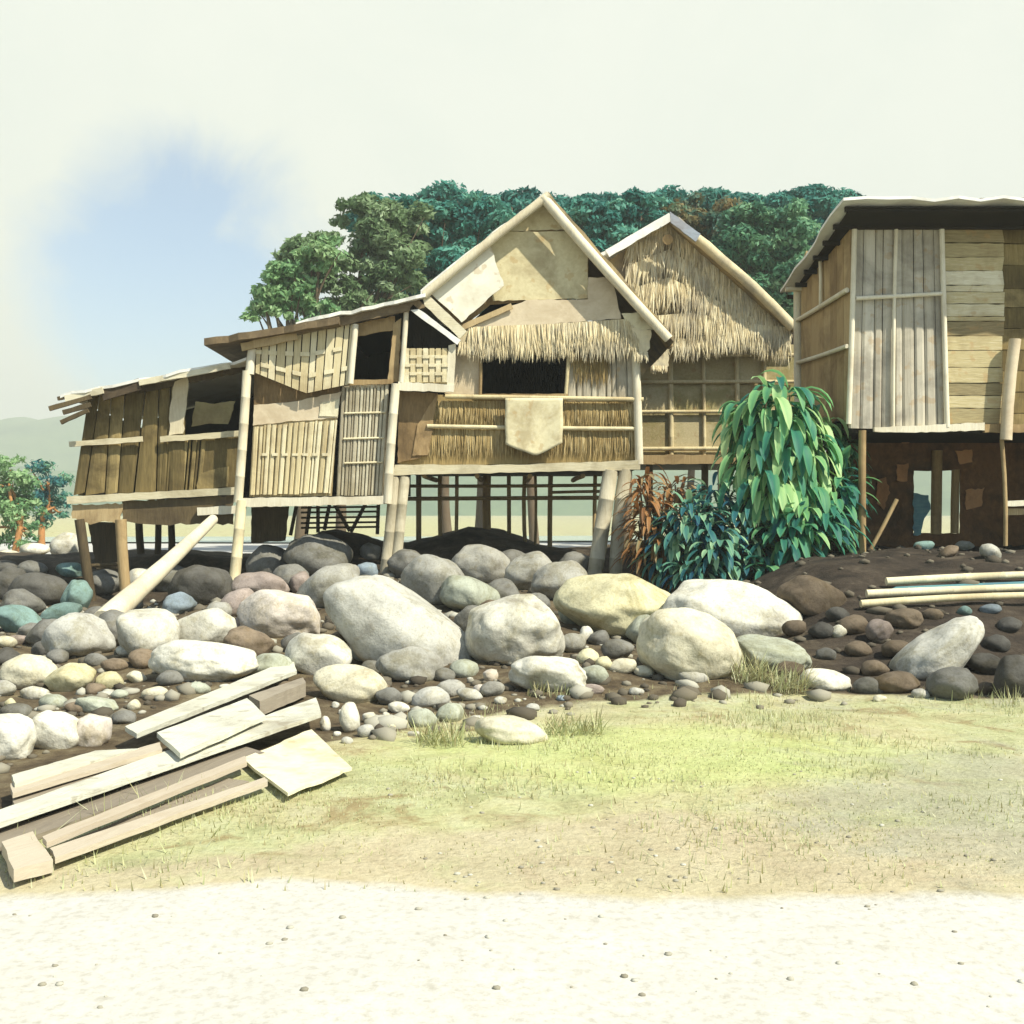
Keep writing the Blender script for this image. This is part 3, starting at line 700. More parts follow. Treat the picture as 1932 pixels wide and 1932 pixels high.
wslab('apron', 'wood_mid', shack, [(136, 952), (232, 950), (226, 975), (226, 988), (190, 984), (170, 990), (136, 978)], YS-.05, .03, .75, 2.2, 7)
wslab('apron', 'wood_dark', shack, [(230, 946), (440, 936), (440, 990), (371, 988), (300, 990), (230, 985)], YS-.03, .03, .45, 2.2, 9)
for a in ((150, 980, 178, 1165, 19, 20.1, .15), (228, 980, 238, 1125, 21, 20.0, .55), (262, 985, 266, 1045, 14, 22.4, .1), (299, 985, 297, 1060, 12, 22.6, .1), (323, 985, 323, 1060, 13, 22.6, .1)):
    wpole('stilt', 'wood_mid' if a[6] > .3 else 'wood_dark', shack, a[0], a[1], a[2], a[3], a[4], a[5], tint=a[6], bend=.02, nodes=0)
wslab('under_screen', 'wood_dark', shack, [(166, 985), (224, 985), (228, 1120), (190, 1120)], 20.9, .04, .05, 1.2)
wpole('brace', 'wood_dark', shack, 165, 1068, 232, 1064, 8, 20.3, tint=.2, nodes=0)
b = MB(); b.rough([(369, 757), (405, 762), (444, 757), (437, 780), (430, 800), (395, 799), (361, 805), (364, 780)], 20.25, .015, .6, 1.5, 8)
solo('hanging_cloth', b, M['cloth'], 'olive cloth hung across the dark window of the plank shack', 'cloth', P(405, 757, 20.25))

b = MB(); pa, pb = P(402, 980, 19.7), ground_hit(190, 1192)+Vector((0, .1, .12))
b.tube(pa, pb, .085, .165, 16, .65, .03, 0, 10)
solo('leaning_log', b, M['wood_pale'], 'thick pale log leaning from the rocks up to the plank shack', 'log', pb)

# ------------------------------------------------------------------ nipa hut behind
YN = 24.6
hut = thing('nipa_hut', (P(1350, 966, YN).x, YN+2, 1.0), 'thatched hut with shaggy gable and grid wall standing behind the leafy bush', 'hut')
wx0, wx1 = P(1205, 0, YN).x, P(1500, 0, YN).x
zb, zt = P(0, 872, YN).z, P(0, 640, YN).z
part('back_wall', 'interior', hut, lambda b: box_between(b, (wx0, YN+3.6, zb), (wx1, YN+3.65, zt+.6)))
part('side_wall', 'interior', hut, lambda b: box_between(b, (wx1-.06, YN+.06, zb), (wx1, YN+3.58, zt+.3)))
part('side_wall', 'interior', hut, lambda b: box_between(b, (wx0, YN+.06, zb), (wx0+.06, YN+3.58, zt+.3)))
part('floor', 'interior', hut, lambda b: box_between(b, (wx0+.07, YN+.06, zb-.04), (wx1-.07, YN+3.58, zb+.05)))
def gridwall(b):
    xs = [1205, 1266, 1328, 1391, 1442, 1500]; ys = [650, 721, 777, 868]
    for i in range(5):
        for j in range(3):
            b.rough([(xs[i], ys[j]), (xs[i+1], ys[j]), (xs[i+1], ys[j+1]), (xs[i], ys[j+1])], YN+RNG.uniform(0, .004), .03, RNG.uniform(.1, .9), .2)
part('wall', 'mesh_wall', hut, gridwall)
for (x, w) in ((1266, 10), (1328, 7), (1391, 9), (1442, 9)):
    wpole('wall_stud', 'bamboo', hut, x-1, 650, x+1, 868, w, YN-.04, tint=.45, bend=.01)
for (y, w) in ((671, 8), (721, 7), (777, 7), (847, 8)):
    wpole('wall_rail', 'bamboo', hut, 1207, y, 1498, y-1, w, YN-.08, tint=.4, bend=.01)
wslab('floor_beam', 'wood_mid', hut, [(1205, 858), (1500, 858), (1500, 874), (1205, 876)], YN-.14, .10, .5, 1)
for x in (1225, 1330, 1480):
    wpole('stilt', 'wood_dark', hut, x, 872, x, 960, 14, YN+.3, tint=.4, nodes=0)
part('roof', 'roof_pale', hut, lambda b: roof_slab(b, (1266, 402), (1110, 490), YN-.75, YN+4, .10, waves=10, amp=.03))
hut_roof = part('roof', 'thatch_dark', hut, lambda b: roof_slab(b, (1264, 403), (1500, 612), YN-.75, YN+4, .16, waves=14, amp=.03))
wslab('ridge_cap', 'tin_blue', hut_roof, [(1264, 399), (1322, 441), (1313, 456), (1266, 420)], YN-1.02, .05, .6, 1)
def vroll(b):
    pts = [(1275, 418), (1330, 462), (1390, 514), (1450, 570), (1497, 618)]
    for i in range(4): b.pole(*pts[i], *pts[i+1], 21, YN-.78, tint=.55, nodes=0, bend=.02)
part('verge_roll', 'thatch', hut_roof, vroll)
wplank('verge_board', 'roof_pale', hut_roof, 1266, 408, 1146, 478, 15, YN-.83, .05, .8)
wpole('ridge_pole', 'wood_mid', hut_roof, 1260, 452, 1260, 452.5, 20, YN-.72, YN+.5, tint=.5, nodes=0, bend=0)
def gthatch(b):
    b.rough([(1262, 424), (1490, 622), (1492, 640), (1400, 655), (1225, 672), (1150, 560), (1150, 490)], YN-.42, .05, .3, 2)
part('thatch_bed', 'thatch_dark', hut, gthatch)
def gthatch2(b):
    for k, (f, n, L) in enumerate(((0, 430, (.35, .75)), (.22, 430, (.35, .8)), (.45, 480, (.4, .85)), (.66, 520, (.4, .8)))):
        # each course follows the slope of the gable
        a0 = (1180, 462+f*190); ap_ = (1262, 420+f*230); a1 = (1488-(1-f)*8, 612+f*40)
        hang_straw(b, [a0, ap_, a1] if f < .5 else [(1190, 600+(f-.66)*60), (1300, 590), (1400, 606), (1490, 622)], n, YN-.44-.03*k, L, w=.017, spread=.12, lean=-.05, dY=.07, tints=(.1, 1))
    hang_straw(b, [(1215, 632), (1300, 640), (1390, 625), (1420, 612), (1492, 618)], 420, YN-.56, (.25, .55), w=.02, spread=.13, dY=.05, tints=(.4, 1))
part('thatch_gable', 'thatch', hut, gthatch2)
b = MB(); b.rough([(1236, 650), (1262, 645), (1262, 690), (1250, 700), (1228, 704)], YN-.62, .03, .8, 2.5, 6); hang_straw(b, [(1230, 690), (1258, 690)], 30, YN-.63, (.1, .2), w=.02)
b.build('thatch_flap', M['thatch'], hut)

# ------------------------------------------------------------------ plank house at the right, seen at a corner
YR = 17.0
ph = thing('plank_house', (P(1780, 966, YR).x, YR+1.5, 1.1), 'tall grey board house at the right with open dark ground floor and deep eave', 'house')
xc = P(1606, 0, YR).x; YK = 20.0
zfl, ztop = P(0, 810, YR).z, P(0, 385, YR).z
xe = P(2150, 0, YR).x
part('floor', 'interior', ph, lambda b: box_between(b, (xc+.03, YR+.06, zfl-.05), (xe, YK-.06, zfl+.04)))
# front of vertical boards
part('board_wall', 'grey_panel', ph, lambda b: b.slats((1612, 384), (1778, 380), (1790, 813), (1600, 808), 9, YR, .03, .05, (.3, .85), .3, 1, .006))
part('board_wall', 'yellow_board', ph, lambda b: b.boards(1780, 1893, [430, 458, 485, 511, 538, 551, 573, 597, 606, 634, 661, 693, 722, 746, 770, 800], YR+.02, .03,
     [.0, .25, .5, .95, .75, .6, .75, .5, -.1, .5, .45, .5, -.05, .55, .1]))
wslab('wall_board', 'wood_dark', ph, [(1780, 375), (1960, 372), (1960, 432), (1780, 436)], YR+.05, .03, .3, 1)
part('board_wall', 'wood_olive', ph, lambda b: b.boards(1888, 2150, [430, 460, 500, 545, 580, 620, 660, 700, 740, 780, 812], YR+.07, .03))
wpole('corner_post', 'wood_pale', ph, 1613, 400, 1601, 800, 10, YR-.05, tint=.85, nodes=0)
wpole('wall_batten', 'wood_pale', ph, 1692, 400, 1685, 806, 7, YR-.05, tint=.8, nodes=0, bend=.02)
wpole('wall_batten', 'wood_pale', ph, 1776, 404, 1787, 806, 10, YR-.05, tint=.9, nodes=0)
wpole('wall_batten', 'wood_pale', ph, 1615, 563, 1778, 554, 8, YR-.07, tint=.85, nodes=0)
wslab('floor_beam', 'wood_pale', ph, [(1650, 806), (1858, 797), (1858, 812), (1720, 816), (1650, 814)], YR-.08, .08, .85, 1)
wslab('floor_beam', 'wood_mid', ph, [(1858, 800), (2150, 800), (2150, 816), (1858, 816)], YR-.05, .08, .5, 1)
# side wall going back, made on the plane x = xc
def sidewall(b):
    for i in range(8):
        ya = YR+.04+(YK-YR-.06)*i/8; yb = YR+.02+(YK-YR-.06)*(i+1)/8
        b.prism([Vector((xc+RNG.uniform(0, .015), ya, 3.2-.2*RNG.random())), Vector((xc, yb, 3.2-.2*RNG.random())), Vector((xc, yb, ztop-.25)), Vector((xc, ya, ztop-.1))], (.03, 0, 0), RNG.uniform(.1, .7))
part('side_wall', 'wood_mid', ph, sidewall)  # darker than the front: the side's shade is put into the wood colour
def rail(b, z0, z1, r): b.tube((xc-.05, YR+.05, z0), (xc-.05, YK, z1), r, r, 8, .8, .01)
part('side_rail', 'wood_pale', ph, lambda b: rail(b, P(0, 546, YR).z, P(0, 604, YK).z, .04))
part('side_rail', 'wood_pale', ph, lambda b: rail(b, P(0, 652, YR).z, P(0, 684, YK).z, .035))
part('side_batten', 'wood_pale', ph, lambda b: b.tube((xc-.05, YR+1.5, 5.0), (xc-.05, YR+1.55, 6.0), .03, .03, 8, .7, .01))
part('back_wall', 'interior', ph, lambda b: box_between(b, (xc+.05, YK-.04, zfl), (xe, YK, ztop-.6)))
part('end_wall', 'wood_dark', ph, lambda b: box_between(b, (xe-.05, YR+.12, .9), (xe, YK-.06, ztop-.3)))
wpole('back_post', 'wood_pale', ph, 1505, 545, 1508, 860, 16, 20.05, tint=.65, nodes=0)
wpole('post_bracket', 'wood_pale', ph, 1482, 546, 1512, 545, 9, 19.95, tint=.6, nodes=0, bend=0)
# roof drops toward the back
def rroof(b):
    A = P(1590, 372, 16.05); Bk = P(1474, 548, 20.5)
    xa = A.x; n = 16; rows = 8; pts = []
    for j in range(rows):
        v = j/(rows-1)
        for i in range(n+1):
            u = i/n
            x = (xa+(Bk.x-xa)*v)*(1-u)+(xe+.5)*u
            pts.append(Vector((x+(RNG.uniform(-.03, .03) if i == 0 else 0), 16.05+(20.5-16.05)*v+(RNG.uniform(-.03, .03) if j == 0 else 0), A.z+(Bk.z-A.z)*v+.02*RNG.uniform(-1, 1)+.035*math.sin(i*3.1))))
    m = len(pts); w = n+1; t = .04; al = pts+[p-Vector((0, 0, t)) for p in pts]; fs = []
    for j in range(rows-1):
        for i in range(n):
            q = [j*w+i, j*w+i+1, (j+1)*w+i+1, (j+1)*w+i]; fs += [q, [k+m for k in reversed(q)]]
    for i in range(n): fs += [[i, i+m, i+1+m, i+1]]; k = (rows-1)*w+i; fs += [[k, k+1, k+1+m, k+m]]
    for j in range(rows-1): k = j*w; fs += [[k, k+w, k+w+m, k+m]]; k = j*w+n; fs += [[k, k+m, k+w+m, k+w]]
    b.add(al, fs, .8)
part('roof', 'roof_pale', ph, rroof)
def runder(b):
    A = P(1597, 385, 16.2); Bk = P(1484, 556, 20.3)
    for i in range(7):
        x0_ = A.x+.05; u = i/6.
        y = 16.25+(20.2-16.25)*u; z = A.z+(Bk.z-A.z)*u-.02
        b.prism([Vector((A.x+(Bk.x-A.x)*u, y, z)), Vector((xe+.3, y, z)), Vector((xe+.3, y, z-.07)), Vector((A.x+(Bk.x-A.x)*u, y, z-.07))], (0, .06, 0), .3)
part('purlins', 'interior', ph, runder)
part('eave_lining', 'interior', ph, lambda b: b.prism([Vector((P(1597, 0, 16.2).x+.06, 16.2, P(0, 384, 16.1).z-.02)), Vector((xe+.3, 16.2, P(0, 384, 16.1).z-.02)), Vector((xe+.3, 20.2, P(0, 552, 20.4).z-.02)), Vector((P(1484, 0, 20.3).x+.1, 20.2, P(0, 552, 20.4).z-.02))], (0, 0, -.012), .2))  # lining and purlins: eave shade put into the near-black colour
# ground floor
for a in ((1627, 812, 1627, 1068, 14, 16.95, .45), (1890, 830, 1897, 1030, 8, 16.95, .6)):
    wpole('stilt', 'wood_mid', ph, a[0], a[1], a[2], a[3], a[4], a[5], tint=a[6], nodes=0, bend=.02)
wpole('stilt', 'sheet_pink', ph, 1915, 640, 1898, 830, 22, 16.85, tint=.5, nodes=0, bend=.03)
wpole('brace', 'wood_mid', ph, 1643, 1036, 1692, 942, 8, 17.3, tint=.6, nodes=0)
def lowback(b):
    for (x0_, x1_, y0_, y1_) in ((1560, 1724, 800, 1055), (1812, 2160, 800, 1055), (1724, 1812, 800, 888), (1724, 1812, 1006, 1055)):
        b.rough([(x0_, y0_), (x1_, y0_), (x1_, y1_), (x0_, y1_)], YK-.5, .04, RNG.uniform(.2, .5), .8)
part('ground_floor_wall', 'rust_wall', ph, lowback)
wpole('window_post', 'wood_mid', ph, 1768, 850, 1766, 1008, 20, YK-.55, tint=.35, nodes=0)
wpole('window_post', 'wood_mid', ph, 1803, 886, 1801, 1006, 15, YK-.55, tint=.35, nodes=0)
wslab('window_panel', 'teal_paint', ph, [(1724, 930), (1752, 934), (1756, 960), (1742, 985), (1738, 1008), (1724, 1010)], YK-.56, .02, .8, 2, 7)
wslab('patch_board', 'rust_patch', ph, [(1655, 905), (1672, 900), (1680, 930), (1668, 962), (1655, 950)], YK-.58, .02, .3, 2.5, 6)
wslab('patch_board', 'rust_patch', ph, [(1700, 822), (1770, 818), (1776, 830), (1702, 836)], YK-.58, .02, .8, 2.5, 6)
wslab('patch_board', 'rust_patch', ph, [(1802, 850), (1834, 848), (1835, 872), (1812, 876)], YK-.58, .02, 1.0, 2, 6)
wslab('patch_board', 'rust_patch', ph, [(1822, 925), (1858, 920), (1852, 955), (1824, 962)], YK-.58, .02, .95, 2.5, 6)
wslab('patch_board', 'rust_patch', ph, [(1692, 876), (1714, 874), (1712, 908), (1692, 906)], YK-.58, .02, .75, 2, 6)
wplank('cross_rail', 'wood_pale', ph, 1896, 950, 2060, 946, 10, 17.1, .05, .9)
wplank('cross_rail', 'wood_mid', ph, 1896, 966, 2060, 962, 12, 17.2, .05, .8)

# bamboo poles and a board lying on the bank
def on_bank(px, py, lift):
    g = ground_hit(px, py); return P(px, py, g.y-.16)+Vector((0, 0, lift))
for (x0_, y0_, x1_, y1_, lab, r) in ((1672, 1102, 2040, 1086, 'pale bamboo pole, uppermost of the three lying on the dark bank', .052),
        (1635, 1125, 2040, 1109, 'grey bamboo pole, middle one of the three lying on the dark bank', .05),
        (1624, 1144, 2040, 1126, 'green tinged bamboo pole, lowest of the three lying on the dark bank', .045)):
    b = MB(); pa_, pb_ = on_bank(x0_, y0_, .03), on_bank(x1_, y1_, .03); b.tube(pa_, pb_, r, r*.8, 10, RNG.uniform(.6, 1), .03, 1)
    solo('bamboo_pole', b, M['bamboo'], lab, 'pole', pa_, 'bamboo poles on the bank')
b = MB(); q = [on_bank(1690, 1107, 0), on_bank(2040, 1092, 0), on_bank(2040, 1105, 0), on_bank(1662, 1121, 0)]
b.prism(q, (0, .03, -.05), .5)
solo('board', b, M['teal_paint'], 'weathered teal board lying between the bamboo poles', 'board', q[0])

# ------------------------------------------------------------------ stones
RC = {'white': (.64, .62, .52), 'cream': (.62, .58, .43), 'yellow': (.58, .54, .34), 'pink': (.60, .54, .46), 'grey': (.36, .35, .30), 'lgrey': (.47, .46, .40), 'green': (.40, .42, .33),
      'dark': (.115, .11, .095), 'dgrey': (.20, .195, .17), 'teal': (.20, .30, .27), 'blue': (.24, .29, .32), 'brown': (.22, .17, .115), 'rose': (.34, .28, .24)}
_ico = {}
def ico(sub):
    if sub not in _ico:
        bm = bmesh.new(); bmesh.ops.create_icosphere(bm, subdivisions=sub, radius=1)
        bm.verts.ensure_lookup_table()
        _ico[sub] = (np.array([v.co[:] for v in bm.verts]), np.array([[v.index for v in f.verts] for f in bm.faces])); bm.free()
    return _ico[sub]

def stone_mesh(rx, ry, rz, tilt, seed, sub=4, rough=.13, boxy=.0, yaw=0):
    D, F = ico(sub)
    r = np.empty(len(D)); s = seed*7.31
    for i, d in enumerate(D):
        v = Vector(d)
        r[i] = 1+rough*noise.noise(v*.95+Vector((s, s*.3, 1)))+rough*.45*noise.noise(v*2.1+Vector((s, 3, s)))+rough*.13*noise.noise(v*5.5+Vector((1, s, s)))
        # a few worn flats
    if boxy:
        m = np.abs(D).max(axis=1); r *= (1-boxy)+boxy*(1/np.maximum(m, .3))*.82
    rs = np.random.default_rng(int(seed*13)+5)
    for k in range(5):
        nrm = rs.normal(size=3); nrm /= np.linalg.norm(nrm); h = rs.uniform(.70, .93)
        dn = D@nrm; over = dn*r > h
        r[over] = r[over]*.35+(h/dn[over])*.65
    V = D*r[:, None]*np.array([rx, ry, rz])
    t = math.radians(tilt); ya = math.radians(yaw)
    R1 = np.array(Matrix.Rotation(t, 3, 'Y')); R2 = np.array(Matrix.Rotation(ya, 3, 'Z'))
    return np_mesh('stone', (R1@(R2@V.T)).T, F, smooth=True)

def stone(cx, cy, rx, ry, tilt, col, label, name='boulder', Y=None, sub=4, group=None, rough=.14, boxy=0, cat=None, front=.78):
    if Y is None:
        g = ground_hit(cx, cy+ry*front, hi=30)
        k = rx/966*K*g.y
        Y = g.y+.35*min(k, 1.0)
    c = P(cx, cy, Y); s = K*Y/966
    a, bz = rx*s, ry*s
    dep = math.sqrt(a*bz)*1.05
    seed = (cx*1.37+cy*.71) % 97
    me = stone_mesh(a, dep, bz, tilt, seed, sub, rough, boxy)
    me.name = name
    base = RC[col]
    if cx > 1480 and col in ('brown', 'rose', 'dgrey', 'dark', 'blue', 'teal') and cy > 1050: base = tuple(v*.66 for v in base)  # stones on the right bank darkened, its shade put into their colour
    j = [1+RNG.uniform(-.07, .07)]*3
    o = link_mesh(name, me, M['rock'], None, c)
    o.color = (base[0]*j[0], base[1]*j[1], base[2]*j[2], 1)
    tag(o, label, cat or ('stone' if name == 'stone' else 'boulder'), group)
    return o

BIG = [
 # cx, cy, rx, ry, tilt, colour, label
 (758, 1192, 148, 82, 27, 'lgrey', 'largest boulder of the bank, long, grey, its pale top sloping down to the right'),
 (532, 1163, 78, 44, 3, 'pink', 'pinkish white loaf shaped boulder just left of the largest boulder'),
 (622, 1112, 64, 40, -28, 'grey', 'grey slanting boulder wedged behind the largest boulder'),
 (604, 1240, 58, 37, 24, 'white', 'white boulder sloping right in front of the pinkish loaf shaped one'),
 (668, 1293, 62, 34, 14, 'cream', 'cream oval boulder right of the upper end of the plank pile'),
 (772, 1256, 57, 32, 6, 'grey', 'flat grey oval boulder at the foot of the largest boulder'),
 (505, 1066, 40, 38, 0, 'dgrey', 'round dark grey boulder under the lean-to beside its left post'),
 (600, 1052, 62, 42, 8, 'dgrey', 'wide dark grey boulder under the middle of the lean-to'),
 (494, 1106, 50, 28, 4, 'rose', 'brownish rose boulder above the pinkish loaf shaped one'),
 (820, 1097, 56, 46, 10, 'grey', 'grey boulder right of the paired left stilts of the gabled house'),
 (905, 1066, 56, 36, 8, 'grey', 'smooth grey boulder under the middle of the gabled house'),
 (882, 1122, 56, 34, 12, 'green', 'greenish grey boulder behind the largest boulder below the floor'),
 (1000, 1082, 48, 36, -10, 'grey', 'grey boulder with a small pale stone on its right side'),
 (1056, 1100, 54, 38, -14, 'grey', 'smooth grey boulder beside the paired right stilts of the gabled house'),
 (976, 1194, 84, 64, 10, 'white', 'big round whitish boulder in the middle of the bank'),
 (1036, 1272, 70, 34, 6, 'white', 'low white boulder on the grass edge below the big round whitish one'),
 (1166, 1148, 102, 57, 8, 'yellow', 'large yellowish boulder right of the gabled house stilts'),
 (1392, 1162, 120, 58, 12, 'white', 'very wide white boulder below the leafy bush'),
 (1296, 1222, 88, 62, 16, 'cream', 'rounded cream boulder standing in front of the very wide white one'),
 (1454, 1236, 70, 33, 6, 'green', 'squat greenish boulder right of the rounded cream one'),
 (964, 1381, 60, 25, 4, 'cream', 'flat cream boulder lying alone in the grass'),
 (1557, 1284, 46, 19, 6, 'white', 'low white stone at the grass edge below the dark bank'),
 (1765, 1240, 94, 46, -36, 'lgrey', 'long slanted grey boulder on the dark bank at the right'),
 (1798, 1293, 45, 32, 0, 'dgrey', 'round dark grey boulder below the slanted one at the right'),
 (1708, 1168, 36, 20, 6, 'brown', 'brown boulder just below the bamboo poles'),
 (1658, 1192, 22, 24, 30, 'rose', 'brownish rose stone left of the brown boulder below the bamboo poles'),
 (1530, 1128, 56, 36, 12, 'brown', 'brown earthy boulder right of the leafy bush'),
 (1690, 1290, 40, 22, -8, 'brown', 'brown boulder at the left foot of the slanted grey one'),
 (1925, 1280, 50, 40, 0, 'dark', 'dark boulder at the right edge of the bank'),
 (148, 1202, 62, 43, 6, 'lgrey', 'grey boulder under the lower end of the leaning log'),
 (280, 1196, 55, 47, 12, 'white', 'bright white boulder right of the foot of the leaning log'),
 (385, 1187, 56, 34, -4, 'white', 'pale boulder at the foot of the lean-to left post'),
 (392, 1251, 88, 40, 5, 'white', 'wide white boulder just above the plank pile'),
 (50, 1271, 54, 31, -6, 'cream', 'cream boulder at the left edge of the stones'),
 (133, 1281, 42, 26, -14, 'yellow', 'yellowish boulder right of the cream one at the left edge'),
 (87, 1226, 24, 19, 0, 'dark', 'small dark round boulder above the yellowish one at the left'),
 (36, 1172, 48, 25, 22, 'teal', 'teal tinged boulder sloping to the right at the left edge'),
 (113, 1157, 37, 18, -14, 'teal', 'flat teal tinged boulder above the grey one under the log'),
 (68, 1117, 54, 32, 10, 'dark', 'big dark boulder at the left below the pale field'),
 (146, 1126, 24, 32, 0, 'teal', 'upright grey green boulder beside the outer stilt of the shack'),
 (134, 1076, 26, 15, 4, 'teal', 'small teal tinged boulder at the top of the left bank'),
 (272, 1096, 30, 22, -10, 'white', 'whitish boulder behind the leaning log'),
 (336, 1142, 32, 21, -8, 'blue', 'bluish stone right of the leaning log'),
 (380, 1108, 60, 40, 4, 'dark', 'big dark boulder in shade left of the lean-to post'),
 (20, 1393, 40, 43, 0, 'white', 'white boxy boulder at the left edge above the planks'),
 (105, 1381, 47, 34, 14, 'white', 'white blocky boulder between two others above the planks'),
 (177, 1379, 30, 32, 0, 'pink', 'pinkish boxy boulder right of the white blocky one above the planks'),
 (186, 1331, 38, 15, 6, 'green', 'flat greenish stone above the pinkish boxy one'),
 (20, 1105, 36, 34, 0, 'dark', 'dark boulder at the far left edge of the bank'),
 (510, 1258, 40, 25, 0, 'green', 'greenish boulder right of the wide white one above the planks'),
 (548, 1092, 30, 26, 0, 'dgrey', 'dark grey boulder filling the gap under the middle of the lean-to'),
 (690, 1112, 34, 26, -10, 'grey', 'grey boulder at the foot of the paired left stilts'),
 (770, 1066, 36, 28, 0, 'dgrey', 'dark boulder right behind the paired left stilts'),
 (945, 1122, 34, 28, 8, 'dgrey', 'dark grey boulder above the big round whitish one'),
 (962, 1062, 30, 24, 0, 'dgrey', 'dark grey boulder under the right half of the gabled house'),
 (1086, 1066, 30, 24, 0, 'dgrey', 'dark boulder behind the paired right stilts'),
 (1090, 1150, 36, 30, 10, 'green', 'greenish boulder left of the large yellowish one'),
 (900, 1180, 40, 34, 0, 'dgrey', 'shaded grey boulder between the largest and the big round whitish one'),
 (450, 1140, 34, 30, 0, 'rose', 'brownish boulder behind the foot of the lean-to left post'),
 (470, 1215, 44, 30, 6, 'brown', 'brown boulder below the pinkish loaf shaped one'),
 (222, 1190, 40, 34, 0, 'dgrey', 'dark grey boulder behind the foot of the leaning log'),
 (40, 1140, 36, 26, -6, 'dgrey', 'dark grey boulder left of the big dark one'),
 (92, 1196, 40, 28, 0, 'dgrey', 'dark grey boulder left of the boulder under the log'),
 (200, 1100, 34, 24, 0, 'dgrey', 'dark grey boulder under the shack between its stilts'),
 (320, 1090, 40, 26, 0, 'dgrey', 'dark grey boulder under the shack right of the log'),
 (1215, 1190, 30, 26, 0, 'green', 'olive boulder wedged below the large yellowish one'),
]
FAR = [
 (64, 1037, 30, 13, 0, 'white', 'low white boulder beyond the left bank'),
 (128, 1032, 33, 26, 0, 'white', 'white boulder beyond the bank beside the shack stilts'),
 (14, 1050, 30, 12, 0, 'cream', 'pale boulder beyond the bank at the left edge'),
]
